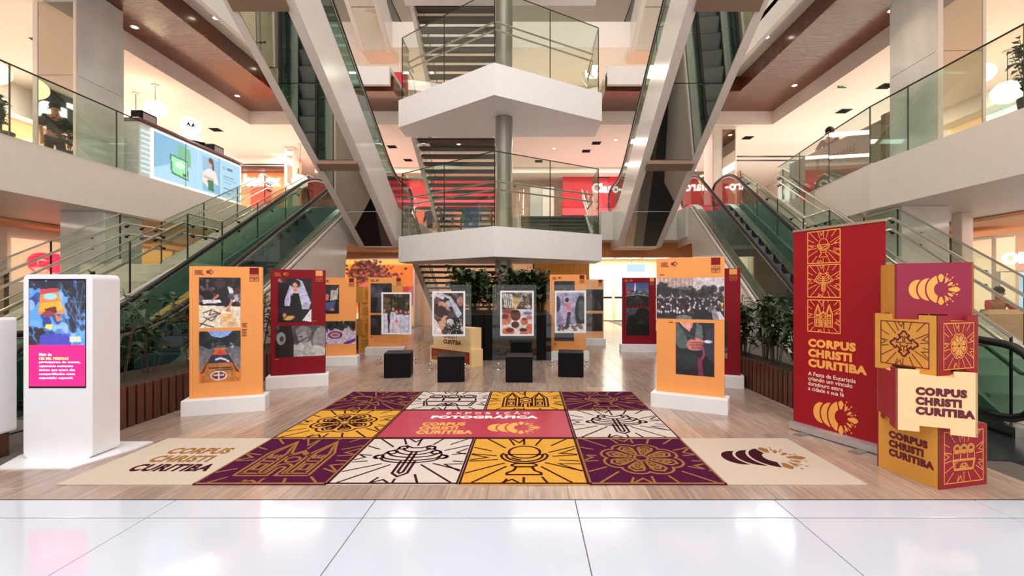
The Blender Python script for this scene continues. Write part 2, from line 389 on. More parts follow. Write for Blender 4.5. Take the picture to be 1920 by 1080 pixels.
# ------------------------------------------------------------------ the photographs
def ph_carpet():
    c = Cv(70, 88, (30, 24, 30)); c.blobs([(60,48,60),(20,16,20),(120,110,130),(90,50,45)], 40, 0, 0, 1, .45, .03, .1)
    c.p((238,224,205), [(0,.55),(1,.58),(1,1),(0,1)]); c.p((230,226,230), [(.08,.44),(.5,.44),(.55,.5),(.1,.52)])
    c.p((225,228,240), [(.62,.16),(.8,.22),(.86,.48),(.74,.5),(.6,.34)]); c.p((35,28,34), [(.28,.02),(.62,.02),(.72,.3),(.8,.52),(.62,.6),(.42,.35)])
    c.e((70,50,50), .5, .12, .12, .1); c.l((205,140,115), .03, [(.78,.46),(.72,.6),(.66,.66)]); c.e((200,130,105), .7, .66, .06, .025)
    c.l((205,140,115), .025, [(.45,.36),(.32,.45)])
    for k in range(9): c.l((240,180,110), .012, [(.55+.05*k,.98),(.5+.03*k,.72)])
    for a in [[(.02,.96),(.2,.82),(.5,.72),(.34,.66)],[(.1,.7),(.3,.64),(.25,.74),(.5,.7)],[(.02,.9),(.35,.98)],[(.12,.78),(.3,.86),(.42,.76)]]: c.l((50,40,50), .012, a)
    c.blobs([(200,200,215),(80,70,90)], 10, .75, .3, 1, .5, .03, .07); return c.nz(5)
def ph_street():
    c = Cv(70, 88, (95,100,112)); c.g((130,134,140), .3, .7); c.blobs([(24,34,36),(40,52,50),(16,22,28)], 60, 0, 0, 1, .22, .05, .14)
    c.p((135,165,235), [(.2,0),(.8,0),(.68,.1),(.5,.14),(.3,.1)]); c.blobs([(200,205,215),(30,30,36)], 14, 0, .22, 1, .3, .02, .05)
    c.p((225,125,50), [(.38,.34),(.62,.34),(1,.82),(1,1),(0,1),(0,.82)]); c.p((110,50,30), [(.36,.36),(.4,.36),(.12,.8),(.02,.84)]); c.p((110,50,30), [(.6,.36),(.64,.36),(.98,.84),(.88,.8)])
    c.p((200,90,60), [(.4,.36),(.6,.36),(.72,.5),(.28,.5)]); c.p((40,48,80), [(.3,.47),(.7,.47),(.82,.62),(.2,.62)]); c.l((240,240,245), .022, [(.4,.56),(.5,.53),(.62,.56),(.7,.6)])
    c.e((220,60,50), .5, .44, .07, .04); c.p((190,120,60), [(.2,.63),(.8,.63),(.95,.98),(.05,.98)]); c.l((50,28,20), .014, [(.25,.72),(.76,.72)]); c.l((50,28,20), .01, [(.4,.76),(.8,.76)])
    c.e((240,238,240), .47, .87, .2, .09); c.e((120,26,40), .47, .87, .16, .07); c.l((240,238,240), .018, [(.47,.8),(.47,.93)]); c.l((240,238,240), .018, [(.36,.86),(.58,.86)]); return c.nz(5)
def ph_veil():
    c = Cv(70, 88, (16,14,18)); c.e((200,110,110), .12, .05, .12, .05); c.blobs([(40,34,40),(24,20,26)], 20, 0, 0, 1, 1, .05, .12)
    c.p((196,196,228), [(.42,.06),(.58,.02),(.72,.06),(.82,.25),(.98,.55),(.92,.7),(.72,.7),(.62,.4),(.38,.38),(.36,.62),(.2,.62),(.2,.5),(.34,.2)])
    c.p((20,18,22), [(.44,.34),(.62,.34),(.72,.7),(.8,1),(.3,1),(.36,.66)]); c.e((40,28,30), .52, .13, .15, .1); c.e((214,160,140), .51, .21, .085, .115)
    c.l((60,36,34), .012, [(.45,.19),(.49,.19)]); c.l((60,36,34), .012, [(.55,.19),(.58,.19)]); c.l((150,70,66), .012, [(.5,.27),(.54,.27)]); c.l((170,118,100), .01, [(.52,.19),(.51,.24)])
    for _ in range(50):
        x, y = rng.uniform(.2,.95), rng.uniform(.08,.68)
        if (c.a[int(y*87), int(x*69)]).sum() > 560: c.e((140,140,180), x, y, .012, .014)
    c.p((225,228,240), [(.72,.96),(.98,.7),(1,.7),(1,1)]); c.e((205,140,120), .38, .88, .12, .035); c.e((200,130,110), .2, .84, .06, .05); c.e((190,170,60), .3, .92, .14, .03); return c.nz(4)
def ph_pray():
    c = Cv(88, 56, (60,60,62)); c.blobs([(80,80,82),(40,40,42),(100,100,102)], 30, 0, 0, 1, 1, .06, .16)
    c.p((22,22,24), [(.1,0),(.32,0),(.42,1),(0,1),(0,.4)]); c.e((150,150,152), .12, .4, .09, .2); c.e((60,60,62), .13, .42, .04, .09)
    c.e((120,120,122), .56, .22, .16, .2); c.e((150,150,152), .55, .4, .1, .2); c.p((170,170,172), [(.36,.6),(.5,.62),(.7,.5),(.8,1),(.36,1)]); c.e((200,200,202), .5, .68, .07, .12)
    c.l((60,60,62), .012, [(.48,.36),(.53,.36)]); c.l((70,70,72), .015, [(.45,.55),(.62,.4)]); c.e((140,140,142), .92, .55, .18, .5); c.e((190,190,192), .8, .85, .2, .2); return c.nz(6)
def ph_kids():
    c = Cv(44, 60, (22,22,26)); c.blobs([(50,45,45),(30,28,30)], 20, 0, 0, 1, 1, .08, .2); c.p((190,190,180), [(.55,.2),(.95,.1),(.9,.5),(.5,.55)]); c.e((60,50,44), .75, .1, .15, .1)
    c.p((70,90,140), [(.1,.65),(.8,.55),(.7,.9),(.1,.85)]); c.e((220,120,90), .3, .5, .14, .05); c.e((205,140,115), .35, .4, .1, .08); c.e((210,120,90), .62, .85, .12, .04); return c.nz(4)
def ph_circles():
    c = Cv(80, 48, (200,185,205)); c.blobs([(20,20,22),(40,44,40),(60,60,60)], 60, 0, 0, 1, .3, .05, .1); c.e((110,40,120), .42, .6, .2, .16); c.e((205,190,205), .42, .6, .14, .1); c.e((190,90,80), .42, .6, .1, .06)
    c.e((110,40,120), .1, .42, .12, .09); c.e((205,190,205), .1, .42, .08, .05); c.l((110,50,140), .04, [(.7,.98),(1,.8)]); c.l((160,60,110), .02, [(0,.7),(.18,.96)]); return c.nz(4)
def ph_dark(seed, hi=(120,130,150), w=44, h=60, base=(28,30,36)):
    r0 = rng.get_state(); rng.seed(seed)
    c = Cv(w, h, base); c.blobs([tuple(int(x*.45) for x in hi), (24,24,28), (48,46,50), hi], 26, 0, 0, 1, 1, .05, .18, .5); c.p(tuple(int(x*.8) for x in hi), [(.35,.35),(.55,.28),(.7,.45),(.62,.95),(.3,.95)], .6); c.e((120,84,74), .5, .3, .07, .07, .8); c.nz(4); rng.set_state(r0); return c
def ph_priests():
    c = Cv(60, 80, (70,60,50)); c.blobs([(40,40,30),(110,90,60),(60,30,24),(90,100,60)], 50, 0, 0, 1, .45, .05, .12)
    for x in (.3,.55,.78): c.l((35,26,22), .025, [(x,0),(x+.03,.42)])
    for x, y, r in ((.06,.42,.06),(.38,.38,.06),(.66,.44,.055),(.84,.47,.05),(.5,.46,.07),(.95,.46,.05)):
        c.p((208,206,228), [(x-.1,y+.08),(x+.1,y+.08),(x+.14,1),(x-.14,1)]); c.l((160,160,196), .012, [(x,y+.14),(x-.02,1)]); c.e((60,40,34), x, y-.03, r, r*.8); c.e((205,130,120), x, y+.01, r*.8, r*.8)
    c.e((205,130,120), .5, .7, .07, .04); c.p((230,196,196), [(.4,.78),(.62,.78),(.58,1),(.4,1)], .6); return c.nz(4)
def ph_relic():
    c = Cv(62, 82, (50,44,50)); c.blobs([(90,70,66),(30,30,40),(130,100,90),(200,190,196)], 40, 0, 0, 1, 1, .05, .12); c.l((215,215,225), .05, [(.0,.02),(.3,.12)]); c.l((190,190,200), .04, [(.2,.02),(.55,.12),(.9,.5)])
    c.p((180,190,220), [(.5,.1),(.65,.2),(.92,.55),(.8,.6),(.6,.3)]); c.e((206,146,120), .3, .3, .16, .08, ang=.6); c.e((60,36,34), .25, .45, .2, .14, ang=.4); c.p((214,160,134), [(.35,.55),(.45,.55),(.35,.85),(.2,.95),(.1,.8)])
    c.p((235,215,210), [(0,.6),(.12,.7),(.3,1),(0,1)]); c.p((16,14,20), [(.4,.6),(.85,.6),(.95,1),(.5,1)]); c.e((200,200,205), .55, .7, .12, .08); c.e((140,80,80), .5, .78, .05, .07)
    for _ in range(30): c.e((225,225,235), rng.uniform(.45,.95), rng.uniform(.6,.98), .012, .015)
    c.e((180,120,110), .9, .2, .08, .12); return c.nz(5)
def ph_pots():
    c = Cv(62, 84, (216,206,204)); c.r((60,56,50), 0, 0, 1, .4); c.blobs([(40,34,34),(150,130,100),(90,80,70),(190,185,180)], 60, 0, 0, 1, .38, .02, .07)
    for k in range(12): c.l((215,185,120), .012, [(.45,.4),(.3+.03*k,.12+.02*(k%3))])
    for k in range(5): c.l((210,210,210), .015, [(.05+.07*k,.05),(.12+.06*k,.36)])
    c.e((140,76,58), .2, .45, .2, .07); c.e((96,48,40), .45, .55, .17, .13); c.e((50,26,24), .45, .46, .13, .04); c.e((196,120,92), .12, .64, .2, .14); c.e((110,50,40), .08, .58, .15, .06)
    c.e((196,110,84), .74, .7, .12, .09); c.e((120,54,44), .74, .64, .09, .03); c.e((74,40,40), .44, .77, .13, .08); c.e((206,110,76), .22, .93, .2, .1); c.e((90,40,34), .26, .9, .13, .05); c.e((206,110,76), .93, .86, .14, .12); c.e((44,30,36), .7, .9, .12, .05); c.e((200,106,80), .72, .98, .14, .05)
    c.e((90,110,180), .85, .5, .15, .04); c.e((196,110,84), .9, .6, .1, .05); return c.nz(4)
def ph_chapel():
    c = Cv(60, 80, (176,170,205)); c.blobs([(150,145,185),(200,196,226),(120,116,150)], 40, 0, 0, 1, 1, .06, .18, .5); c.e((40,52,48), .88, .5, .22, .42); c.e((110,120,130), .9, .45, .12, .28, .6); c.e((60,64,72), .05, .3, .1, .2); c.p((220,214,226), [(0,.86),(1,.8),(1,1),(0,1)])
    c.p((62,60,76), [(.4,.5),(.52,.5),(.46,.9),(.3,.95)]); c.p((214,150,166), [(.34,.26),(.5,.26),(.54,.48),(.34,.5)]); c.e((205,130,150), .42, .36, .08, .1); c.e((50,34,36), .38, .2, .07, .06); c.blobs([(120,90,80),(80,66,66)], 14, 0, .86, 1, 1, .03, .08); return c.nz(4)
def ph_crowd():
    c = Cv(130, 80, (208,200,206)); c.g((190,180,180), .1, .4)
    for k in range(26):
        x = .02+.021*k; c.l((150,110,90), .003+.002*(k%3), [(x,.0),(x+.004,.34)])
    c.blobs([(44,42,44),(64,56,54),(30,30,32)], 80, 0, .25, 1, .46, .02, .06); c.blobs([(44,42,44)], 30, 0, .15, .2, .4, .02, .05); c.p((90,92,104), [(.3,.22),(.55,.24),(.52,.3),(.36,.29)])
    c.r((40,34,42), 0, .5, 1, 1); c.blobs([(30,28,34),(50,44,52)], 60, 0, .5, 1, 1, .02, .06)
    for _ in range(190):
        y = rng.uniform(.46, .8); r = .006+.018*(y-.4); x = rng.uniform(0, 1)
        c.e([(226,226,236),(60,56,66),(200,200,214),(110,50,56),(36,34,44)][rng.randint(5)], x, y+r*3, r*1.1, r*2.6); c.e((90,60,52), x, y, r*.7, r)
    c.e((30,28,34), .7, .88, .14, .12); c.e((90,92,110), .8, .74, .035, .08); c.p((150,140,150), [(.82,.78),(.88,.74),(.92,1),(.84,1)]); c.p((205,205,225), [(.89,.8),(.94,.8),(1,.96),(1,1),(.93,1)]); c.p((210,170,70), [(.93,.56),(.98,.62),(.97,.72)]); c.e((120,120,130), .42, .96, .12, .06); return c.nz(6)
def ph_hands():
    c = Cv(74, 100, (24,22,30)); c.blobs([(40,42,46),(30,26,40),(18,18,22)], 30, 0, 0, 1, 1, .08, .2); c.p((84,98,98), [(0,0),(.12,0),(.3,.3),(.4,.5),(.1,.5),(0,.4)]); c.p((96,110,108), [(.55,0),(.68,.06),(.72,.3),(.5,.3)])
    c.p((226,160,150), [(.06,0),(.5,0),(.36,.18)]); c.l((60,60,70), .035, [(.08,.02),(.3,.22),(.55,.34)]); c.l((50,46,70), .04, [(.5,0),(.45,.2)]); c.e((70,62,96), .95, .4, .22, .3, .6)
    for k in range(4): c.e((196-8*k,106,104), .5+.03*(k%2), .36+.045*k, .2, .035, ang=-.06)
    c.e((206,126,120), .42, .42, .12, .1); c.e((214,140,130), .62, .33, .12, .035, ang=.3); c.l((90,40,44), .008, [(.4,.38),(.68,.37)]); c.l((90,40,44), .008, [(.4,.43),(.68,.42)]); c.l((90,40,44), .008, [(.42,.48),(.66,.47)])
    c.e((225,225,240), .84, .35, .1, .03); c.l((150,60,100), .03, [(.7,.45),(.74,.6),(.62,.75),(.66,1)]); c.l((120,40,84), .06, [(.62,.7),(.66,1)]); c.e((46,56,56), .3, .7, .28, .14, .7); c.e((34,44,44), .25, .8, .3, .1, .8); return c.nz(4)
def ph_road():
    c = Cv(50, 66, (50,80,150)); c.g((120,130,150), .0, .5); c.r((30,30,32), 0, .5, 1, 1); c.p((150,70,90), [(.02,.3),(.12,.2),(.28,.35),(.26,.5),(0,.5)]); c.p((220,225,240), [(.38,.05),(.42,0),(.46,.5),(.34,.5)]); c.blobs([(60,70,80),(40,44,50),(160,160,160)], 20, 0, .35, 1, .5, .03, .06); c.l((190,190,190), .02, [(0,.56),(.5,.5),(1,.56)])
    for k in range(5): c.l((90,96,90), .01, [(.5,.55),(.1+.2*k,1)]); 
    return c.nz(4)
def ph_silh():
    c = Cv(50, 72, (70,80,96)); c.g((40,44,52), .1, .6); c.e((22,24,22), .72, .2, .28, .22); c.blobs([(20,22,22),(34,38,34)], 30, .4, .1, 1, .6, .04, .1); c.e((16,18,18), .25, .5, .2, .24); c.p((12,12,14), [(0,.6),(.4,.62),(.7,1),(0,1)]); c.r((14,14,16), .5, .6, 1, 1); return c.nz(3)
def ph_sea():
    c = Cv(44, 66, (24,26,36)); c.blobs([(34,36,50),(16,16,22)], 20, 0, 0, 1, .6, .1, .2); c.r((70,80,110), 0, .66, 1, .78); c.r((150,140,120), 0, .82, 1, .95); c.r((44,48,60), 0, .95, 1, 1); return c.nz(3)
def ph_screen():
    c = Cv(90, 96, (90,160,235)); c.blobs([(110,175,240),(70,120,200),(170,205,245),(30,60,140)], 60, 0, 0, 1, 1, .03, .1); c.blobs([(20,20,50),(14,18,40),(8,10,30)], 60, 0, .0, 1, .15, .03, .08)
    c.blobs([(12,14,30),(20,26,60)], 36, .68, .15, 1, .75, .03, .08); c.blobs([(12,14,30),(60,20,40)], 26, 0, .75, .25, 1, .03, .07); c.p((230,140,60), [(.2,.22),(.52,.18),(.66,.52),(.16,.52)]); c.p((245,175,40), [(.2,.36),(.56,.32),(.62,.46),(.18,.48)]); c.e((160,220,240), .38, .25, .12, .05); c.p((205,60,70), [(.2,.14),(.5,.12),(.52,.18),(.2,.22)])
    c.p((110,20,30), [(.28,.44),(.48,.4),(.5,.5),(.3,.56)]); c.e((150,60,60), .34, .52, .1, .05); c.p((240,130,60), [(.46,.52),(.6,.6),(.5,.64)]); c.e((40,60,150), .32, .66, .08, .1); c.p((235,225,110), [(.3,.68),(.42,.68),(.4,.76),(.28,.74)]); c.p((70,70,190), [(.2,.84),(.72,.82),(.76,1),(.18,1)]); c.e((30,30,60), .75, .4, .08, .16)
    for _ in range(26): c.l((150,200,245), .008, [(rng.uniform(.5,1),rng.uniform(0,1)),(rng.uniform(.5,1),rng.uniform(0,1))], .35)
    c.r((220,225,200), .72, .86, .92, .95); return c.nz(5)
def ph_face():
    c = Cv(110, 130, (255,150,60)); c.r((250,190,90), 0, 0, 1, .08); c.p((255,120,50), [(.6,.1),(1,.1),(1,.5),(.6,.5)]); c.p((200,60,50), [(.5,.45),(1,.4),(1,1),(.5,1)])
    c.e((110,52,38), .34, .27, .26, .2); c.e((96,44,32), .3, .16, .2, .14)
    for _ in range(1500):
        a = rng.uniform(0, PI*2); r = abs(rng.normal(0, .15)); x = .36+r*math.cos(a)*1.15; y = .27+r*math.sin(a)*.75
        c.e([(96,44,34),(140,60,44),(70,30,28),(190,96,66)][rng.randint(4)], x, y, .022, .018, .95)
    c.e((235,100,84), .36, .58, .2, .24); c.e((200,70,64), .3, .46, .2, .05, .5)
    for x in (.27,.46): c.e((250,235,225), x, .54, .045, .012); c.e((70,40,50), x, .54, .017, .013); c.l((90,36,34), .012, [(x-.06,.495),(x,.48),(x+.06,.495)])
    c.l((190,60,60), .012, [(.37,.54),(.35,.64),(.39,.66)]); c.e((190,40,56), .37, .72, .07, .025); c.e((255,150,130), .45, .62, .05, .03, .6); c.p((245,150,60), [(.5,.78),(1,.7),(1,1),(.4,1)]); c.p((250,215,190), [(0,.85),(.25,.8),(.3,1),(0,1)]); return c
def ph_phone():
    c = Cv(120, 60, (150,200,225)); c.g((176,216,232), 0, 1); c.p((90,150,190), [(0,0),(.35,0),(.15,.6),(0,.8)], .5)
    c.p((110,180,140), [(.22,.08),(.36,.1),(.37,.52),(.28,.54),(.23,.4)]); c.p((60,120,90), [(.15,.36),(.335,.4),(.34,.86),(.165,.8)]); c.p((150,225,170), [(.165,.4),(.325,.43),(.33,.82),(.18,.76)]); c.e((205,240,215), .25, .55, .05, .08); c.e((50,110,80), .3, .75, .02, .035)
    c.r((190,215,235), .44, .0, .455, 1, .6); c.r((120,170,205), .5, .1, .7, .95, .7); c.p((225,218,215), [(.5,.5),(.58,.36),(.66,.4),(.7,.72),(.62,.7),(.6,.9),(.5,.75)]); c.e((200,150,130), .585, .2, .024, .08); c.e((60,36,30), .6, .16, .028, .07); c.l((60,36,30), .012, [(.62,.16),(.63,.36)]); c.l((205,160,140), .012, [(.52,.6),(.62,.62)]); c.p((60,120,80), [(.56,.66),(.63,.64),(.64,.92),(.57,.92)])
    c.e((70,110,130), .77, .2, .018, .035); c.e((190,220,235), .77, .2, .011, .02)
    for y, x1 in ((.4,.9),(.48,.93),(.56,.87),(.72,.9),(.84,.86)): c.r((110,150,165), .76, y, x1, y+.025)
    c.r((80,110,130), .81, .17, .88, .23); return c
# ------------------------------------------------------------------ materials
WHITE = mat('white_plaster', (226,214,205), .6, var=.03); WHITE2 = mat('white_gloss_panel', (226,220,214), .16, var=.03, scale=2)
BEIGE = mat('beige_ceiling', (244,230,220), .75, var=.02); FASC = mat('balcony_fascia', (228,220,212), .45, var=.02)
CREAM = mat('cream_wall', (240,226,212), .6, var=.03); WOODC = mat('wood_ceiling', (104,52,30), .25, var=.25, scale=2.2, stretch=(1.2, 14, 6), coat=.3)
STEEL = mat('brushed_steel', (196,192,184), .28, 1, var=.06, scale=8); DSTEEL = mat('dark_steel', (60,58,56), .35, .8, var=.1)
RUBBER = mat('black_rubber', (14,14,15), .5, var=.1); BLACK = mat('black_laminate', (3,3,4), .6, var=.1, spec=.2)
MIRROR = mat('mirror_panel', (205,202,192), .03, 1, var=.01, scale=1); BROWNBAR = mat('bronze_bar', (150,122,104), .35, .3, var=.05)
MARBLE = mat('grey_marble', (222,221,215), .12, var=.14, scale=1.6, stretch=(1, 1, .35), coat=.4)
GREEN = glassmat('green_glass', (.52,.685,.635)); CLEAR = glassmat('clear_glass', (.88,.93,.885)); CLEAR2 = glassmat('pale_glass', (.955,.97,.96))
STEPM = mat('escalator_step_metal', (104,112,118), .45, .5, var=.25, scale=60, stretch=(1, 18, 1), rnd=.15)
STONE = mat('stair_stone', (214,206,190), .4, var=.06, rnd=.04); DTREAD = mat('grey_stair_tread', (86,80,73), .5, var=.08, rnd=.05)
PLANK = mat('plank_tile', (170,147,132), .24, var=.22, scale=3.2, stretch=(9, .8, 1), rnd=.17, coat=.15)
TILEW = mat('white_floor_tile', (206,213,228), .13, var=.015, scale=2, coat=.3); GROUT = mat('dark_grout', (96,88,84), .8)
DARKF = mat('dark_floor_plate', (44,44,48), .18, var=.15, scale=3); PLINTH = mat('white_plinth', (238,238,240), .5, var=.02)
LAMP = mat('lamp_glow', (255,236,205), .5, emit=9); GLOBE = mat('globe_glow', (255,238,200), .5, emit=1.6); SIGNW = mat('white_sign_glow', (255,255,255), .5, emit=1.8)
SIGNY = mat('yellow_sign_glow', (250,230,120), .5, emit=1.4); PRINT = attrmat('printed_photo', .35); SCREEN = attrmat('screen_glow', .3, 1.0); BACKLIT = attrmat('backlit_poster', .3, .95)
ORANGE = mat('orange_board', (242,162,92), .55, var=.02, scale=40, spec=.25); RED = mat('crimson_board', (132,10,28), .55, var=.03, scale=40, spec=.25); MAROONP = mat('maroon_print', (120,20,36), .5); ORP = mat('orange_print', (240,170,80), .5)
SLATW = mat('brown_slat_wood', (84,44,26), .45, var=.25, scale=5, stretch=(4, 4, .6), rnd=.2); SOIL = mat('bark_soil', (60,46,34), .9, var=.4, scale=30, bump=.5)
LEAF = mat('dark_leaf', (44,66,30), .45, var=.4, scale=9); STEM = mat('plant_stem', (74,60,38), .7, var=.2)

# ------------------------------------------------------------------ floor
f = MB().box(-16, 16, -3, 26, -.25, -.012)
floor = struct('floor', f, DARKF)
g = MB().box(-5.4, 4.25, 3.253, 22, -.012, -.004)
part('wood_floor_bed', g, GROUT, floor)
g = MB().box(-9, 9, -1.5, 3.247, -.012, -.004); part('white_floor_bed', g, GROUT, floor)
def clip_x(Y): return (-4.5 if Y < 6.5 else -4.45, 4.05 if Y < 5 else 3.9)
pc = {}
for i in range(-15, 14):                    # long wood-look tiles, running away from the hall
    x0 = i*.30; y = 3.255
    first = [1.1, .5, 1.5, .8, .2, 1.3][i % 6]
    k = 0
    while y < 13.2:
        ln = first if k == 0 else 1.5
        y1 = min(y+ln, 13.2)
        if y1-y > .05 and x0 > -4.6 and x0+.3 < 4.1:
            key = (round(y1-y, 3))
            if key not in pc:
                mb = MB().bbox(x0+.0012, x0+.2988, y+.0012, y1-.0012, -.008, 0, .001)
                p = part('plank_tile', mb, PLANK, floor); off = Vector((x0, y, 0)); p.data.transform(Matrix.Translation(-off)); p.location = off; pc[key] = p
            else:
                p = pc[key].copy(); C.objects.link(p); p.parent = floor; p.location = (x0, y, 0)
        y = y1; k += 1
mb = MB()
for i in range(-15, 14):
    if -4.6 < i*.3 < 3.9:
        for y in np.arange(13.2, 21.5, 1.5): mb.box(i*.3+.001, i*.3+.299, y+.001, y+1.499, -.008, 0)
part('far_plank_tile', mb, PLANK, floor, kind='stuff')
# white tiles: joints read off the floor in front
rows = [(-1.2, .15), (.15, 1.5), (1.5, 2.995), (2.995, 3.25)]
for y0, y1 in rows:
    for k in range(-6, 6):
        x0 = -1.093+k*1.43; mb = MB().bbox(x0+.003, x0+1.427, y0+.005, y1-.005, -.01, .0, .0015); part('white_tile', mb, TILEW, floor)
mb = MB().box(-5.4, 4.3, 3.247, 3.255, -.01, .001); part('edge_strip', mb, DSTEEL, floor)

# ------------------------------------------------------------------ slabs, fascias, ceilings
XL, XR = -8.37, 6.77
def slab(name, x0, x1, y0, y1, z0, z1, m): return struct(name, MB().box(x0, x1, y0, y1, z0, z1), m)
slab('trim_1', -13.6, XL, -3, 14.6, 3.1, 4.0, FASC); struct('trim_2', MB().prism([(XR,-3,3.1),(12.6,-3,3.1),(12.6,14.2,3.1),(7.42,14.2,3.1),(7.42,13.4,3.1),(XR,9.0,3.1)], (0,0,.9)), FASC)
# back bridge of the first floor: around the stair opening
slab('trim_3', -13.6, -6.7, 14.6, 24, 3.1, 4.0, FASC); slab('trim_4', 6.1, 12.6, 14.2, 24, 3.1, 4.0, FASC)
slab('trim_5', -5.3, -4.0, 14.25, 24, 3.1, 4.0, FASC); slab('trim_6', -.8, 2.3, 15.55, 24, 3.1, 4.0, FASC)
slab('trim_7', 2.3, 4.85, 14.3, 24, 3.1, 4.0, FASC); slab('trim_8', -4.0, -.8, 19.0, 24, 3.1, 4.0, FASC)
slab('trim_9', -6.7, -5.3, 14.6, 24, 3.1, 4.0, FASC); slab('trim_10', 4.85, 6.1, 14.3, 24, 3.1, 4.0, FASC)
slab('trim_11', -8.37, -6.7, 13.72, 14.6, 3.1, 4.0, FASC); slab('trim_12', 4.7, 7.42, 13.5, 14.2, 3.1, 4.0, FASC)
# recessed shop ceiling of the ground floor at the sides
WLED = mat('warm_ceiling', (255,196,150), .7, var=.02)
slab('ceiling_left_ground', -13.2, -11.45, -3, 14.6, 3.02, 3.09, WLED); slab('ceiling_right_ground', 9.9, 12.4, -3, 14.2, 3.02, 3.09, WLED)
# first-floor ceiling (z 7) and coffers
slab('ceiling_left', -14, -9.2, -3, 24, 7.0, 7.44, BEIGE); slab('ceiling_right', 8.1, 13, -3, 24, 7.0, 7.44, BEIGE)
slab('ceiling_back_left', -9.2, -4.0, 15.0, 24, 7.0, 7.44, BEIGE); slab('ceiling_back_right', -.8, 8.1, 15.0, 24, 7.0, 7.44, BEIGE)
slab('ceiling_back_middle', -4.0, -.8, 19.1, 24, 7.0, 7.44, BEIGE)
slab('ceiling_wood_left', -9.2, -7.58, -3, 15.0, 7.44, 7.88, WOODC); slab('ceiling_wood_right', 6.31, 8.1, -3, 15.0, 7.44, 7.88, WOODC)
slab('ceiling_wood_back_left', -7.58, -4.0, 13.5, 15.0, 7.44, 7.88, WOODC); slab('ceiling_wood_back_right', 2.3, 6.31, 13.5, 15.0, 7.44, 7.88, WOODC)
slab('trim_13', -14, -6.7, -3, 24, 7.88, 8.0, FASC); slab('trim_14', 5.5, 13, -3, 24, 7.88, 8.0, FASC)
slab('trim_15', -6.7, -4.0, 13.2, 24, 7.88, 8.0, FASC); slab('trim_16', 2.3, 5.5, 13.2, 24, 7.88, 8.0, FASC)
slab('trim_17', -.8, 2.3, 15.5, 24, 7.88, 8.0, FASC); slab('trim_18', -4.0, -.8, 19.0, 24, 7.88, 8.0, FASC)
for n, b in (('trim_19', (-6.82, -6.7, -3, 13.2)), ('trim_20', (5.5, 5.62, -3, 13.2)), ('trim_21', (-6.7, -4.0, 13.08, 13.2)), ('trim_22', (2.3, 5.5, 13.08, 13.2))):
    slab(n, *b, 7.45, 8.25 if n < 'trim_21' else 7.98, FASC)
# third level
slab('ceiling_upper', -14, 13, 17.7, 24, 11.0, 12.0, BEIGE); slab('ceiling_upper_left', -14, -8, -3, 17.7, 11.0, 12.0, BEIGE); slab('ceiling_upper_right', 6.8, 13, -3, 17.7, 11.0, 12.0, BEIGE)
# walls
slab('ceiling_top', -13.9, 12.9, -6, 24.3, 17.0, 17.2, WHITE)
slab('wall_left', -13.9, -13.6, -3, 24.2, -.2, 17, CREAM); slab('wall_right', 12.6, 12.9, -3, 24.2, -.2, 17, CREAM); slab('wall_back', -13.6, 12.6, 24, 24.3, -.2, 17, CREAM)
slab('wall_back_upper', -6.5, 5, 21, 21.2, 8.0, 11, mat('sand_wall', (214,198,164), .6))

# ------------------------------------------------------------------ mirror and marble columns
def column(x0, x1, y0, y1, side, lab):
    t = thing('clad_column', ((x0+x1)/2, (y0+y1)/2, 4.0), lab, 'column')
    part('marble_face', MB().box(x0+.02, x1-.02, y0+.03, y1, 4.0, 7.43).box(x0+.02, x1-.02, y0+.03, y1, 8.02, 10.99), MARBLE, t)
    for z0, z1 in ((4.02, 5.6), (5.61, 7.0), (8.02, 9.4)):
        part('mirror_panel', MB().box(x0+.09, x1-.05, y0, y0+.03, z0, z1), MIRROR, t)
        xs = (x1-.02, x1) if side > 0 else (x0, x0+.02)
        part('marble_panel', MB().box(xs[0], xs[1], y0+.03, y1, z0, z1), MARBLE, t)
    part('corner_trim', MB().box(x0, x0+.09, y0-.01, y0+.03, 4, 7).box(x1-.05, x1+.005, y0-.01, y0+.03, 4, 7), WHITE, t)
    return t
column(-9.42, -8.6, 8.63, 9.65, 1, 'marble column with mirrored front behind the left balcony glass')
column(7.0, 7.82, 7.75, 8.77, -1, 'marble column with mirrored front behind the right balcony glass')
for n, (x, y, w, lab) in enumerate(((-9.15, 17.5, .35, 'slim white column beside the shoe shop sign'), (6.6, 15.6, .8, 'pale square column above the right escalator top'))):
    t = thing('square_column', (x, y, 4.0), lab, 'column'); part('shaft', MB().bbox(x-w/2, x+w/2, y-w/2, y+w/2, 4.0, 7.0, .02), CREAM, t)
    part('mirror_panel', MB().box(x-w*.1, x+w*.42, y-w/2-.02, y-w/2, 4.1, 6.9), MIRROR, t)
# lower columns at the sides (ground level)
for x, y, lab in ((-10.2, 10.2, 'white square column under the left balcony'), (9.0, 9.4, 'white square column under the right balcony')):
    single('square_column', MB().bbox(x-.12, x+.12, y-.12, y+.12, 0, 3.1), WHITE, lab, 'column')
for x, y, lab in ((-9.0, 9.6, 'marble pier under the left balcony'), (7.5, 9.0, 'marble pier under the right balcony')):
    single('marble_pier', MB().bbox(x-.45, x+.45, y-.45, y+.45, 0, 3.1), MARBLE, lab, 'column')
# round centre column, in three visible lengths
t = thing('round_column', (-.66, 12.45, 0), 'round grey metal clad column rising through both landings', 'column')
for z0, z1 in ((0, 2.33), (3.07, 6.25), (7.06, 11)):
    part('column_shaft', MB().lathe([(.235, z0), (.235, z0+.02), (.235, z1)], (-.66, 12.45, 0), 28), mat('column_metal', (150,142,134), .3, .55, var=.06, scale=3), t, smooth=False)
for z in (3.09, 7.08): part('floor_ring', MB().lathe([(.3, z), (.3, z+.05), (.26, z+.07)], (-.66, 12.45, 0), 24), STEEL, t)

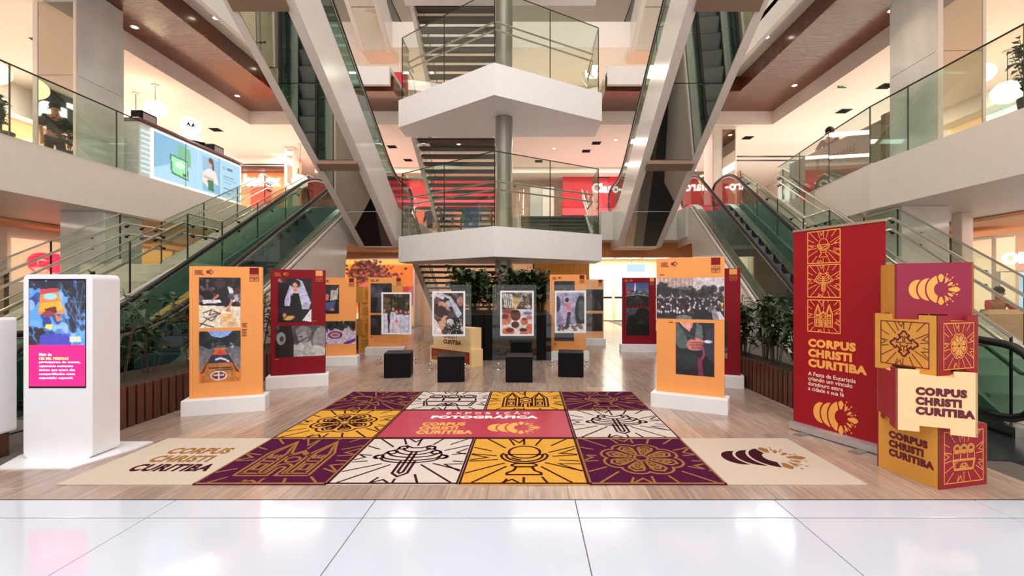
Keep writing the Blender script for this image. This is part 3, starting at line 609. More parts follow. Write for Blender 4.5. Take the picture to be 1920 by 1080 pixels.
# ------------------------------------------------------------------ stair landings and their glass
def landing(z0, z1, lab, glass=True):
    t = thing('stair_landing', (-.82, 12.6, z0), lab, 'landing')
    P = [(-3.77, 13.2), (-.82, 11.0), (2.07, 12.7), (2.07, 14.0), (-3.77, 14.0)]
    part('landing_slab', MB().prism([(x, y, z0) for x, y in P], (0, 0, z1-z0)), mat('landing_white', (240,236,236), .5, var=.02), t)
    if not glass: return t
    runs = [((-3.68, 13.26), (-.82, 11.1)), ((-.82, 11.1), (1.98, 12.75)), ((-3.68, 13.26), (-3.68, 14.0)), ((1.98, 12.75), (1.98, 14.0))]
    h = 1.85
    for (a, b), n in zip(runs, (2, 2, 1, 1)):
        a = Vector((*a, z1)); b = Vector((*b, z1)); d = (b-a)/n; u = d.normalized(); nn = Vector((-u.y, u.x, 0))*.008
        for k in range(n):
            p0 = a+d*k+u*.012; p1 = a+d*(k+1)-u*.012
            part('glass_pane', MB().prism([p0-nn, p1-nn, p1-nn+Vector((0,0,h)), p0-nn+Vector((0,0,h))], nn*2), CLEAR, t)
            part('pane_joint', MB().tube([a+d*k+Vector((0,0,.0)), a+d*k+Vector((0,0,h))], .014, 6), DSTEEL, t)
        part('top_rail', MB().tube([a+Vector((0,0,h)), b+Vector((0,0,h))], .012, 6), DSTEEL, t)
    inn = [(-3.52, 13.9), (-3.52, 13.3), (-.82, 11.28), (1.83, 12.84), (1.83, 13.9)]
    for zz in (.95, 1.15):
        hr = part('handrail', MB().tube([(x, y, z1+zz) for x, y in inn], .024, 8), STEEL, t)
        br = MB()
        for (xa, ya), (xb, yb) in zip(inn[1:3], inn[2:4]):
            for s in (.12, .45, .55, .9):
                x = xa+(xb-xa)*s; y = ya+(yb-ya)*s; br.tube([(x, y, z1+zz), (x, y-.12, z1+zz-.03)], .012, 6)
        part('rail_bracket', br, STEEL, hr)
    return t
landing(2.33, 3.07, 'lower white pointed stair landing just above the plants')
landing(6.25, 7.04, 'upper white pointed stair landing with tall glass')
landing(10.3, 11.04, 'topmost stair landing cut by the upper frame edge')
slabx = MB().box(1.5, 2.07, 13.0, 14.4, 5.8, 6.25)
# ------------------------------------------------------------------ open-tread flights between the landings
def flight(x0, x1, ya, za, yb, zb, lab, n):
    """open-tread flight from (ya, za) up to (yb, zb)"""
    t = thing('stair_flight', ((x0+x1)/2, ya, za), lab, 'stairs'); dy = (yb-ya)/n; dz = (zb-za)/n
    first = None
    for k in range(n):
        y = ya+dy*(k+.5); z = za+dz*(k+1)
        if first is None: first = part('tread', MB().bbox(x0+.1, x1-.1, y-.17, y+.17, z-.07, z, .008), DTREAD, t)
        else: inst('tread', first, t, (0, dy*k, dz*k))
    s = 1 if yb > ya else -1; e = .02*s
    for x in (x0, x1-.12):
        P = [(x, ya-e, za-.12), (x, yb, zb-.34), (x, yb, zb+.1), (x, ya-e, za+.26)]
        if za-.12 < .01: P[0] = (x, ya-e, za); 
        part('stringer', MB().prism(P, (.12, 0, 0)), WHITE, t)
    for x, sg in ((x0+.2, 1), (x1-.2, -1)):
        for hh in (.75, .95):
            part('handrail', MB().tube([(x, ya-e*.4, za+hh), (x, yb, zb+hh)], .022, 8), STEEL, t)
    for x in (x0+.08, x1-.08):
        part('glass_pane', MB().prism([(x-.006, ya, za+.2), (x-.006, yb, zb+.2), (x-.006, yb, zb+1.05), (x-.006, ya, za+1.05)], (.012, 0, 0)), CLEAR, t)
    return t
flight(-3.75, -.95, 18.9, 0, 14.02, 3.07, 'open stair from the ground floor up to the lower landing', 17)
flight(-.35, 2.05, 14.02, 3.07, 15.5, 4.0, 'short open stair from the lower landing to the first floor', 6)
flight(-3.75, -.95, 18.9, 4.0, 14.02, 7.04, 'open stair seen from below rising to the upper landing', 17)
flight(-.35, 2.05, 14.02, 7.04, 15.5, 8.0, 'short open stair from the upper landing to the second floor', 6)
flight(-3.75, -.95, 18.9, 8.0, 14.02, 11.04, 'open stair seen from below behind the upper landing glass', 17)

# ------------------------------------------------------------------ escalators
TAN = math.tan(PI/6)
def escalator(lab, org, d, z0, wd, kind, B=1.7, T=1.3, steps=True):
    """org: floor point midway between the handrails where the incline starts; d: plan direction of ascent"""
    d = Vector((d[0], d[1], 0)).normalized(); lat = Vector((0,0,1)).cross(d)
    M = Matrix((d, lat, Vector((0,0,1)))).transposed().to_4x4(); M.translation = Vector((org[0], org[1], z0))
    t = thing('escalator', (org[0], org[1], z0), lab, 'escalator')
    R = 4.0; L = R/TAN; hw = wd/2
    def zc(u): return 0 if u < 0 else (R if u > L else u*TAN)
    def zs(u):                                   # smooth line of the handrail
        e = .7
        if u < -e: return 0
        if u < e: return (u+e)**2/(4*e)*TAN
        if u < L-e: return u*TAN
        if u < L+e: return R-((L+e-u)**2)/(4*e)*TAN
        return R
    H = .95
    for s in (-1, 1):
        pts = [(-B+.35, s*hw, .16)]+[(-B+.42*math.cos(a), s*hw, .55+.39*math.sin(a)) for a in [math.radians(x) for x in range(-90, -271, -18)]]
        pts += [(u, s*hw, zs(u)+H) for u in np.linspace(-B+.25, L+T-.25, 40)]
        pts += [(L+T+.42*math.cos(a), s*hw, R+.55+.39*math.sin(a)) for a in [math.radians(x) for x in range(90, -91, -18)]]+[(L+T-.35, s*hw, R+.16)]
        part('handrail', MB(M).tube(pts, .042, 8), RUBBER, t, smooth=True)
        part('handrail_guide', MB(M).tube([(p[0], p[1]-s*.0, p[2]-.05 if 0 < i < len(pts)-1 else p[2]) for i, p in enumerate(pts[11:51])], .022, 6), STEEL, t, smooth=True)
        us = [-B]+[x for x in np.arange(-.6, L+.8, 1.16)]+[L+T]
        for a, b in zip(us, us[1:]):
            n = 5; q = [a+.008+(b-a-.016)*i/n for i in range(n+1)]
            lo = [(u, s*hw-.006, zs(u)+.1) for u in q]; hi = [(u, s*hw-.006, zs(u)+H-.04) for u in q]
            if a == us[0]: lo = lo; hi = hi; ends = [(-B+.38*math.cos(x), s*hw-.006, .52+.38*math.sin(x)) for x in [math.radians(v) for v in (250, 225, 180, 135, 110)]]; P = lo+hi[::-1]+ends[::-1]
            elif b == us[-1]: ends = [(L+T+.38*math.cos(x), s*hw-.006, R+.52+.38*math.sin(x)) for x in [math.radians(v) for v in (-70, -45, 0, 45, 70)]]; P = lo+ends+hi[::-1]
            else: P = lo+hi[::-1]
            part('glass_pane', MB(M).prism(P, (0, .012, 0)), GREEN, t)
        lo = [(-B-.3, 0), (L+T+.3, R)]
        q = list(np.linspace(-B-.25, L+T+.25, 40))
        part('deck', MB(M).prism([(u, s*hw-.09, zs(u)-.06) for u in q]+[(u, s*hw-.09, zs(u)+.11) for u in q[::-1]], (0, .18, 0)), STEEL, t)
        part('inner_skirt', MB(M).prism([(u, s*(hw-.11)-.006, zs(u)-.28) for u in q]+[(u, s*(hw-.11)-.006, zs(u)+.04) for u in q[::-1]], (0, .012, 0)), DSTEEL, t)
    if steps:
        first = None; n = 17
        for k in range(n+1):
            u = k*.4; z = u*TAN*1.0
            if first is None: first = part('step', MB(M).box(u-.2, u+.21, -hw+.12, hw-.12, z-.22, z+.0), STEPM, t)
            else: inst('step', first, t, M.to_3x3() @ Vector((u, 0, z)))
    part('landing_plate', MB(M).bbox(-B-.9, -.2, -hw-.1, hw+.1, -.02, .012, .004), STEEL if kind != 'low' else DARKF, t)
    part('landing_plate', MB(M).bbox(L+.1, L+T+.8, -hw-.1, hw+.1, R-.02, R+.012, .004), STEEL, t)
    if kind == 'low':
        for s in (-1, 1):
            y = s*(hw+.13)-.02
            part('side_cladding', MB(M).prism([(0.15, y, 0), (6.2, y, 0), (6.75, y, 2.9), (L+T+.3, y, 2.9), (L+T+.3, y, R-.1), (L, y, R-.1)], (0, .04, 0)), WHITE2, t)
            part('edge_strip', MB(M).prism([(0, y-.005, .0), (L, y-.005, R-.06), (L, y-.005, R-.02), (-.05, y-.005, .04)], (0, .05, 0)), WHITE, t)
            part('base_cladding', MB(M).box(-B-.1, .2, y, y+.03, 0, .1), DSTEEL, t)
    else:
        dpt = 1.16; o = hw+.1
        def sf(u): return zc(u)-dpt
        for s in (-1, 1):
            y = s*o-.025
            part('side_cladding', MB(M).prism([(-1.0, y, -dpt), (0, y, -dpt), (L, y, R-dpt), (L+T+.3, y, R-dpt), (L+T+.3, y, R), (L, y, R), (0, y, 0), (-1.0, y, 0)], (0, .05, 0)), WHITE2, t)
            bw = .15
            part('soffit_border', MB(M).prism([(0, s*o-(bw if s > 0 else 0), -dpt-.03), (L, s*o-(bw if s > 0 else 0), R-dpt-.03), (L, s*o-(bw if s > 0 else 0), R-dpt+.03), (0, s*o-(bw if s > 0 else 0), -dpt+.03)], (0, bw, 0)), WHITE, t)
        cuts = [0, 1.4, 2.9, 4.75, 6.1, L]
        for k, (a, b) in enumerate(zip(cuts, cuts[1:])):
            part('mirror_panel', MB(M).prism([(a+.01, -o+.15, sf(a+.01)-.01), (b-.01, -o+.15, sf(b-.01)-.01), (b-.01, -o+.15, sf(b-.01)+.02), (a+.01, -o+.15, sf(a+.01)+.02)], (0, 2*o-.3, 0)), MIRROR, t)
        for u in (2.9, 6.1):
            part('cross_bar', MB(M).prism([(u-.1, -o+.1, sf(u-.1)-.09), (u+.1, -o+.1, sf(u+.1)-.09), (u+.1, -o+.1, sf(u+.1)), (u-.1, -o+.1, sf(u-.1))], (0, 2*o-.2, 0)), BROWNBAR, t)
        part('soffit_panel', MB(M).box(-1.0, 0, -o, o, -dpt-.03, -dpt), mat('peach_panel', (236,200,176), .5), t)
        part('soffit_end', MB(M).box(-1.04, -1.0, -o, o, -dpt-.03, -.02), mat('peach_panel', (236,200,176), .5), t)
    return t
escalator('left lower escalator with green glass rising away to the first floor', (-5.975, 6.68), (0, 1), 0, .95, 'low', B=1.55)
dr = Vector((.85, 8.49)).normalized(); pr = Vector((5.19, 6.26))-Vector((dr.y, -dr.x))*0.5
escalator('right lower escalator with green glass rising away to the first floor', (pr.x+.0, pr.y), (dr.x, dr.y), 0, .98, 'low', B=1.45)
escalator('left upper escalator with mirrored underside coming down towards the back', (-4.505, 13.66), (0, -1), 4.0, .95, 'up')
escalator('right upper escalator with mirrored underside coming down towards the back', (3.355, 13.66), (0, -1), 4.0, 1.1, 'up')
escalator('left topmost escalator behind the upper landing', (-5.9, 17.6), (0, -1), 12.0, .95, 'up', steps=False)
escalator('right topmost escalator behind the upper landing', (4.6, 17.6), (0, -1), 12.0, .95, 'up', steps=False)

# ------------------------------------------------------------------ side stairs with landing and double glass rails
MB_ = MB
def side_stair(x0, x1, ya, yb, yc, yd, lab, zl=2.0, piv=(0,0), ang=0):
    M = Matrix.Translation((*piv, 0)) @ Matrix.Rotation(math.radians(ang), 4, 'Z') @ Matrix.Translation((-piv[0], -piv[1], 0)); MB = lambda: MB_(M)
    t = thing('stone_stair', ((x0+x1)/2, ya, 0), lab, 'stairs')
    for (y0, z0, y1, z1) in ((ya, 0, yb, zl), (yc, zl, yd, 4.0)):
        n = 12; dy = (y1-y0)/n; dz = (z1-z0)/n; first = None
        for k in range(n):
            if first is None: first = part('step', MB().bbox(x0+.06, x1-.06, y0+dy*k, y0+dy*(k+1)+.03, z0, z0+dz*(k+1), .008), STONE, t); z_ = z0
            else: inst('step', first, t, M.to_3x3() @ Vector((0, dy*k, dz*k)))
        for x in (x0, x1-.08):
            part('stringer', MB().prism([(x, y0, z0+.12), (x, y1, z1+.12), (x, y1, z1-.5), (x, y0+ (.95 if z0 == 0 else 0), z0 if z0 == 0 else z0-.5)], (.08, 0, 0)), WHITE, t)
    part('landing_slab', MB().box(x0, x1, yb, yc, zl-.35, zl), STONE, t)
    path = [(ya-.25, 0), (ya, 0), (yb, zl), (yc, zl), (yd, 4.0), (yd+.35, 4.0)]
    for x, s in ((x0+.03, 1), (x1-.03, -1)):
        joints = []
        for (y0, z0), (y1, z1) in zip(path[1:], path[2:]):
            n = 3 if y1-y0 > 1.5 else 1
            for k in range(n):
                a = y0+(y1-y0)*k/n+.01; b = y0+(y1-y0)*(k+1)/n-.01; za = z0+(z1-z0)*k/n; zb = z0+(z1-z0)*(k+1)/n
                part('glass_pane', MB().prism([(x-.006, a, za+.05), (x-.006, b, zb+.05), (x-.006, b, zb+1.0), (x-.006, a, za+1.0)], (.012, 0, 0)), CLEAR, t)
                part('pane_joint', MB().box(x-.01, x+.01, a-.012, a+.006, za, za+1.0), DSTEEL, t)
        part('top_rail', MB().tube([(x, y, z+1.0) for y, z in path[1:]], .014, 6), STEEL, t)
        for hh in (.62, .82):
            hr = part('handrail', MB().tube([(x+s*.09, y, z+hh) for y, z in path], .023, 8), STEEL, t)
            br = MB()
            for (y0, z0), (y1, z1) in zip(path[1:], path[2:]):
                for q in (.15, .5, .85):
                    yy = y0+(y1-y0)*q; zz = z0+(z1-z0)*q; br.tube([(x+s*.09, yy, zz+hh), (x, yy, zz+hh-.05)], .012, 6); br.tube([(x-.02, yy, zz+hh-.05), (x+.02, yy, zz+hh-.05)], .026, 8)
            part('rail_bracket', br, DSTEEL, hr)
    # cross rails at the back and front of the half landing
    return t
side_stair(-8.0, -6.62, 5.0, 8.85, 9.85, 13.72, 'left stone stair with steel rails and glass beside the escalator')
side_stair(5.62, 6.84, 4.8, 8.4, 9.4, 13.2, 'right stone stair with steel rails and glass beside the escalator', piv=(5.62, 8.9), ang=-7)
# glass cross screens of the half landings reaching to the balcony side
# ------------------------------------------------------------------ balcony glass
def balcony_glass(pts, lab, zt=1.15):
    t = thing('glass_balustrade', (*pts[0], 4.0), lab, 'balustrade')
    for a, b in zip(pts, pts[1:]):
        a = Vector((*a, 4.0)); b = Vector((*b, 4.0)); u = (b-a).normalized(); M = Matrix((u, Vector((0,0,1)).cross(u), Vector((0,0,1)))).transposed().to_4x4(); M.translation = a
        part('glass_pane', MB(M).box(.012, (b-a).length-.012, -.008, .008, 0.0, zt), CLEAR, t)
        part('post', MB(M).box(-.006, .006, -.012, .012, 0, zt), mat('post_metal', (90,92,88), .35, .8), t)
    part('top_rail', MB().tube([(*p, 4+zt) for p in pts], .014, 8), DSTEEL, t)
    return t
balcony_glass([(XL+.02, y) for y in (1.2, 3.2, 5.2, 7.3, 9.2, 9.75)], 'left balcony glass rail in front of the marble column')
balcony_glass([(XR-.0+.02, y) for y in (1.0, 2.6, 4.4, 6.2, 8.1, 9.0)]+[(6.97, 10.5), (7.19, 12.0), (7.4, 13.4)], 'right balcony glass rail in front of the marble column')
for x0, x1, y, lab in ((-5.3, -4.05, 14.35, 'first floor glass screen between the left escalators and stair'), (-.75, -.4, 15.6, 'narrow glass screen beside the short stair'), (2.15, 2.6, 14.4, 'narrow glass screen right of the short stair')):
    t = thing('glass_balustrade', ((x0+x1)/2, y, 4), lab, 'balustrade'); part('glass_pane', MB().box(x0, x1, y-.008, y+.008, 4, 5.1), CLEAR, t); part('top_rail', MB().tube([(x0, y, 5.1), (x1, y, 5.1)], .016, 6), DSTEEL, t)
# ------------------------------------------------------------------ carpets of the exhibition
CP = mat('purple_pile', (74,16,54), .95, var=.18, scale=70, bump=.4, spec=.1); CG = mat('golden_pile', (212,156,60), .95, var=.12, scale=70, bump=.4, spec=.1); CW = mat('cream_pile', (205,193,184), .95, var=.08, scale=70, bump=.4, spec=.1)
CR = mat('red_vinyl', (186,44,72), .35, var=.03, coat=.2); LB = mat('brown_pile', (60,16,28), .95, var=.1, scale=60, spec=.1); LG = mat('bronze_pile', (150,104,54), .95, var=.1, scale=60, spec=.1); CB = mat('beige_pile', (200,184,168), .95, var=.10, scale=90, bump=.4, spec=.1)
CX = [-3.64, -2.59, -1.56, -.54, .475, 1.54, 2.62]; CY = [3.493, 4.586, 5.667, 6.71]
G1 = 'printed carpet squares on the wood-look floor'
def rug(ix0, ix1, iy, m, lm, lines, seed, lab, w=.024):
    x0, x1, y0, y1 = CX[ix0], CX[ix1], CY[iy], CY[iy+1]; cx, cy = (x0+x1)/2, (y0+y1)/2
    t = thing('carpet_tile', (cx, cy, 0), lab, 'carpet', G1)
    part('pile', MB().bbox(x0+.001, x1-.001, y0+.001, y1-.001, .0005, .009, .003), m, t)
    if lm:
        mb = MB(planeM((cx, cy, .0096), (1,0,0), (0,1,0))); hx, hy = (x1-x0)/2, (y1-y0)/2
        if lines: motif(mb, lines, 0, 0, hx*.86, hy*.86, w, .0004); motif(mb, rays(seed, .95, lines), 0, 0, hx, hy, w*.85, 0)
        e = .016
        for a in ((-hx+.003, hx-.003, -hy+.003, -hy+.003+e*1.6), (-hx+.003, hx-.003, hy-.003-e*1.6, hy-.003), (-hx+.003, -hx+.003+e, -hy, hy), (hx-.003-e, hx-.003, -hy, hy)): mb.rect(*a, .0002)
        part('motif', mb, lm, t)
    return t
def tM(x, y, z=.0098): return planeM((x, y, z), (1,0,0), (0,1,0))
tb = rug(0, 1, 0, CB, None, None, 0, 'beige carpet tile with three-line lettering at the front left corner')
mb = MB(tM(0, 0)); mb.text('CORPUS', -2.98, -2.30, 4.26, 4.42); mb.text('CHRISTI', -3.04, -2.46, 4.06, 4.22)
# (lettering stays inside its own tile)
mb = MB(tM(0, 0)); mb.text('CORPUS', -3.33, -2.76, 4.14, 4.30, bold=.05); mb.text('CHRISTI', -3.33, -2.80, 3.94, 4.10, bold=.05); part('lettering', mb, LG, tb, 'bronze lettering')
mb = MB(tM(0, 0)); mb.text('CURITIBA', -3.33, -2.66, 3.74, 3.90, bold=.05); part('lettering', mb, LB, tb, 'dark purple lettering')
rug(1, 2, 0, CP, LG, m_church(), 1, 'purple carpet tile with a twin-towered church, front row')
rug(2, 3, 0, CW, LB, m_tree(), 2, 'cream carpet tile with a candelabra tree, front row')
rug(3, 4, 0, CG, LB, m_chalice(), 3, 'golden carpet tile with a chalice, front row')
rug(4, 5, 0, CP, LG, m_rosette(), 4, 'purple carpet tile with an eight-petal rosette, front row')
tb = rug(5, 6, 0, CB, None, None, 0, 'beige carpet tile with crescents and sunburst emblem at the front right corner')
mb = MB(tM(0, 0)); emblem(mb, 1.74, 2.48, 3.80, 4.30, 0, 'moons'); part('emblem', mb, LB, tb, 'dark purple crescents')
mb = MB(tM(0, 0)); emblem(mb, 1.74, 2.48, 3.80, 4.30, 0, 'petals'); part('emblem', mb, LG, tb, 'bronze petals')
rug(1, 2, 1, CG, LB, m_rosette(), 5, 'golden carpet tile with an eight-petal rosette, middle row')
tb = rug(2, 4, 1, CR, LB, None, 6, 'double-width red carpet with the exhibition title in the centre')
mb = MB(tM(0, 0)); X0, X1, Y0 = CX[2], CX[4], CY[1]
for i, ch in enumerate('EXPOSIÇÃO'):
    w = {'I': .025, 'E': .055, 'S': .065}.get(ch, .075); up = .035 if ch == 'Ã' else 0; dn = .03 if ch == 'Ç' else 0
    xx = X0+.60+i*.118; mb.text(ch, xx-w/2, xx+w/2, Y0+.885-dn, Y0+.975+up, bold=.012)
part('small_lettering', mb, mat('white_print', (245,240,240), .5), tb); mb = MB(tM(0, 0)); mb.text('FOTOGRÁFICA', X0+.42, X0+1.68, Y0+.70, Y0+.845, bold=.06); part('lettering', mb, mat('white_print', (245,240,240), .5), tb, 'white lettering')
mb = MB(tM(0, 0))
for k, wd in enumerate(('CORPUS', 'CHRISTI', 'CURITIBA')): mb.text(wd, X0+.38, X0+(.86, .80, .98)[k], Y0+.42-k*.145+.0, Y0+.545-k*.145, bold=.06)
part('lettering', mb, ORP, tb, 'orange lettering'); part('emblem', emblem(MB(tM(0, 0)), X0+1.12, X0+1.70, Y0+.14, Y0+.56, 0), ORP, tb, 'orange crescents and petals')
rug(4, 5, 1, CW, LB, m_tree(), 7, 'cream carpet tile with a candelabra tree, middle row')
rug(1, 2, 2, CP, LG, m_dove(), 8, 'purple carpet tile with a dove-like cross, back row left end')
rug(2, 3, 2, CW, LB, m_figures(), 9, 'cream carpet tile with three haloed figures, back row')
rug(3, 4, 2, CG, LB, m_church(), 10, 'golden carpet tile with a twin-towered church, back row')
rug(4, 5, 2, CP, LG, m_chalice(), 11, 'purple carpet tile with a chalice, back row right end')

# ------------------------------------------------------------------ exhibition boards
G2 = 'freestanding photo boards of the exhibition'
def board(A, B, zt, m, lab, photos, logo=True, tagm=None, zb=.185, inset=.05, lmat=None, cap=()):
    """A, B: floor points of the plinth's front corners, left to right"""
    A = Vector((A[0], A[1], 0)); B = Vector((B[0], B[1], 0)); u = (B-A).normalized(); wd = (B-A).length; n = Vector((-u.y, u.x, 0))
    ML = Matrix((u, n, Vector((0,0,1)))).transposed().to_4x4(); ML.translation = A
    t = thing('photo_board', A+(B-A)/2+n*.14, lab, 'display board', G2)
    part('plinth', MB(ML).bbox(0, wd, 0, .28, 0, zb, .006), PLINTH, t)
    x0, x1 = inset, wd-inset; y = .12
    body = part('panel', MB(ML).bbox(x0, x1, y, y+.035, zb, zt, .003), m, t)
    P = planeM(A+n*y+Vector((0,0,0)), u, (0,0,1)); Wd = x1-x0; Ht = zt-zb
    # planeM normal = u x z points to the viewer
    for (a, b, c, d_, cv) in photos:
        printed('photograph', P, x0+a*Wd, x0+b*Wd, zt-d_*Ht, zt-c*Ht, cv, t, PRINT)
    lm = lmat or MAROONP
    if logo:
        mb = MB(P); lx = x0+.07*Wd
        for k, wdn in enumerate(('CORPUS', 'CHRISTI', 'CURITIBA')): mb.text(wdn, lx, lx+(.085, .082, .1)[k]*Wd/.8, zt-(.040+k*.0125)*Ht, zt-(.030+k*.0125)*Ht, .003, bold=.05)
        part('logo_lettering', mb, lm, t); part('logo_print', emblem(MB(P), lx+.155*Wd, lx+.255*Wd, zt-.062*Ht, zt-.024*Ht, .003), lm, t)
        mb = MB(P); mb.rect(x0+.815*Wd, x0+.945*Wd, zt-.058*Ht, zt-.006*Ht, .003); tg = part('corner_label', mb, tagm or RED, t)
        mb = MB(P); cxx, cyy = x0+.88*Wd, zt-.09*Ht; mb.ribbon([(cxx-.05, cyy-.04), (cxx+.05, cyy-.04), (cxx+.05, cyy+.04), (cxx-.05, cyy+.04)], .004, .003, True)
        motif(mb, m_dove(), cxx, cyy, .04, .034, .004, .003); motif(mb, rays(3), cxx, cyy, .05, .04, .003, .003); part('corner_icon', mb, lm, t)
    mb = MB(P); ok = 0
    for (a, c, nl) in cap:
        for k in range(nl): mb.rect(x0+a*Wd, x0+(a+.07-.015*(k%2))*Wd, zt-(c+k*.012+.006)*Ht, zt-(c+k*.012)*Ht, .003); ok = 1
    if ok: part('caption_print', mb, lm, t)
    return t
OR2 = mat('orange_line_print', (214,110,50), .5)
board(gp(338, 782), gp(497, 770), 1.80, ORANGE, 'orange board nearest on the left, photos of carpet drawing and decorated street', [(.13,.69,.085,.47,ph_carpet()), (.13,.69,.495,.885,ph_street())], cap=((.71,.44,3), (.71,.485,5)))
board(gp(497.5, 731), gp(616, 723), 1.83, RED, 'crimson board with a veiled woman above a monochrome praying man', [(.13,.735,.085,.5,ph_veil()), (.08,.995,.535,.83,ph_pray())], tagm=ORANGE, lmat=OR2, cap=((.08,.845,1), (.75,.49,1)))
board((-4.25, 8.95), gp(670.5, 685), 1.76, ORANGE, 'orange board half hidden behind the crimson one, photo of purple circles', [(.1,.56,.09,.46,ph_kids()), (.08,.99,.555,.85,ph_circles())])
board(gp(684, 667), gp(758, 665.6), 1.81, ORANGE, 'farthest orange board on the left with two dark photos of priests', [(.07,.68,.085,.51,ph_dark(1)), (.07,.98,.54,.83,ph_dark(2, (90,96,120), 60, 44))], cap=((.07,.85,2),))
board(gp(1219.6, 762), gp(1365, 779.4), 1.92, ORANGE, 'orange board nearest on the right, crowd photo above hands with rosary', [(0.003,.997,.148,.45,ph_crowd()), (.30,.86,.475,.86,ph_hands())], cap=((.05,.12,1), (.19,.475,1)))
board((2.42, 7.28), gp(1395.5, 730), 1.85, RED, 'crimson board mostly hidden behind the nearest right orange board', [(.3,.78,.5,.86,ph_sea())], tagm=ORANGE, lmat=OR2)
board(gp(1163.6, 660), (3.18, 11.0), 1.82, RED, 'farthest crimson board with a blue road photo above a dark tree photo', [(.12,.78,.08,.43,ph_road()), (.12,.8,.46,.87,ph_silh())], tagm=ORANGE, lmat=OR2)
board(gp(1027, 675.6), gp(1105, 675.6), 1.85, ORANGE, 'orange board standing behind the rightmost glass photo panel', [(.12,.68,.085,.5,ph_dark(5, (150,150,180))), (.12,.66,.62,.87,ph_dark(6, (50,46,60), 50, 36))], cap=((.12,.9,2),))
board((1.28, 12.45), gp(1136, 648), 1.81, mat('pale_orange_board', (236,178,124), .5, var=.02), 'pale far board with two dark photos in front of the bright corridor', [(.1,.98,.17,.53,ph_dark(7, (110,100,110), 60, 44)), (.1,.96,.58,.88,ph_dark(8, (90,56,50), 60, 40))])

# ------------------------------------------------------------------ glass photo panels and stools
G3 = 'clear glass panels each carrying a framed photo'
def glass_panel(x0, x1, Y, yaw, zt, fx0, fx1, fz0, fz1, cv, lab):
    cx = (x0+x1)/2; u = Vector((math.cos(yaw), math.sin(yaw), 0)); n = Vector((-u.y, u.x, 0)); w = (x1-x0)
    t = thing('glass_photo_panel', (cx, Y, 0), lab, 'glass panel', G3)
    M = Matrix((u, n, Vector((0,0,1)))).transposed().to_4x4(); M.translation = Vector((cx, Y, 0))
    part('glass_pane', MB(M).bbox(-w/2, w/2, -.006, .006, .0, zt, .002), CLEAR2, t)
    a, b = fx0-cx, fx1-cx
    fr = MB(M); e = .035
    fr.box(a, b, -.028, -.007, fz0, fz1)
    pf = part('photo_frame', fr, PLINTH, t)
    P = planeM(Vector((cx, Y, 0))-n*.029, u, (0,0,1))
    printed('photograph', P, a+e, b-e, fz0+e, fz1-e, cv, pf, PRINT, .001)
    for sx in (-1, 1):
        part('clamp_knob', MB(M).tube([(sx*(w/2-.12), -.03, .1), (sx*(w/2-.12), .03, .1)], .025, 12), STEEL, t, smooth=True)
        part('foot', MB(M).bbox(sx*(w/2-.12)-.03, sx*(w/2-.12)+.03, -.08, .08, 0, .02), STEEL, t)
    return t
def gl(pxa, pxb, Y, fa, fb, ft, fbm, cv, lab, yaw=0):
    A = at(pxa, 540, Y); B = at(pxb, 540, Y); a = at(fa, ft, Y); b = at(fb, fbm, Y)
    return glass_panel(A.x, B.x, Y, yaw, at(0, 536, Y).z+.02, a.x, b.x, b.z, a.z, cv, lab)
gl(700, 788, 9.3, 716, 772, 548, 627, ph_priests(), 'leftmost glass panel with framed photo of white-robed choir')
gl(795, 884, 8.6, 811, 872.5, 546, 630, ph_relic(), 'second glass panel from the left with framed close-up of veiled faces')
gl(923, 1006, 8.65, 938, 1001, 545, 629.5, ph_pots(), 'glass panel with framed photo of clay pots')
gl(1024, 1111, 8.95, 1040, 1098.5, 545, 624, ph_chapel(), 'rightmost glass panel with framed photo of a person in pink shirt')
G4 = 'black cube stools in front of the glass panels'
for pa, pb, yb, yt, ang, lab in ((717, 757, 709, 669, 8, 'leftmost black cube stool below the choir photo'), (817, 861, 717, 675, 8, 'black cube stool before the veiled faces photo'), (948, 994, 717.5, 674, 0, 'black cube stool before the clay pots photo'), (1049, 1093, 707.5, 667, -6, 'rightmost black cube stool before the pink shirt photo')):
    p0 = gp(pa, yb); s = .44; t = thing('cube_stool', (p0.x+s/2, p0.y+s/2, 0), lab, 'stool', G4)
    R_ = Matrix.Translation((p0.x+s/2, p0.y+s/2, 0)) @ Matrix.Rotation(math.radians(ang), 4, 'Z')
    part('body', MB(R_).bbox(-s/2, s/2, -s/2, s/2, .01, .405, .008), BLACK, t)
    part('top', MB(R_).bbox(-s/2-.002, s/2+.002, -s/2-.002, s/2+.002, .408, .425, .006), mat('black_top', (6,6,7), .4, var=.1, spec=.3), t)

# ------------------------------------------------------------------ display kiosk, left front
t = thing('display_kiosk', (-4.18, 4.15, 0), 'tall white kiosk with lit upright screen at the left front', 'kiosk')
x0, x1, y0, y1, zt = -4.485, -3.87, 4.03, 4.30, 1.645
def rrect(a, b, c, d_, r, n=6):
    out = []
    for cx, cy, s in ((b-r, d_-r, 0), (a+r, d_-r, 90), (a+r, c+r, 180), (b-r, c+r, 270)): out += arc(cx, cy, r, r, s, s+90, n)
    return out
KW = mat('kiosk_white', (238,238,242), .35, var=.015, coat=.2)
mb = MB(); mb.prism([(x, y0, z) for x, z in rrect(x0, x1, .012, zt, .05)], (0, y1-y0, 0)); part('body', mb, KW, t)
P = planeM((x0, y0, 0), (1,0,0), (0,0,1)); kw = x1-x0
part('screen_bezel', MB(P).rect(.08*kw, .905*kw, zt-.62*1.63, zt-.025*1.63, .0, .003), BLACK, t)
sc = printed('screen', P, .09*kw, .895*kw, zt-.385*1.63, zt-.033*1.63, ph_screen(), t, SCREEN, .004)
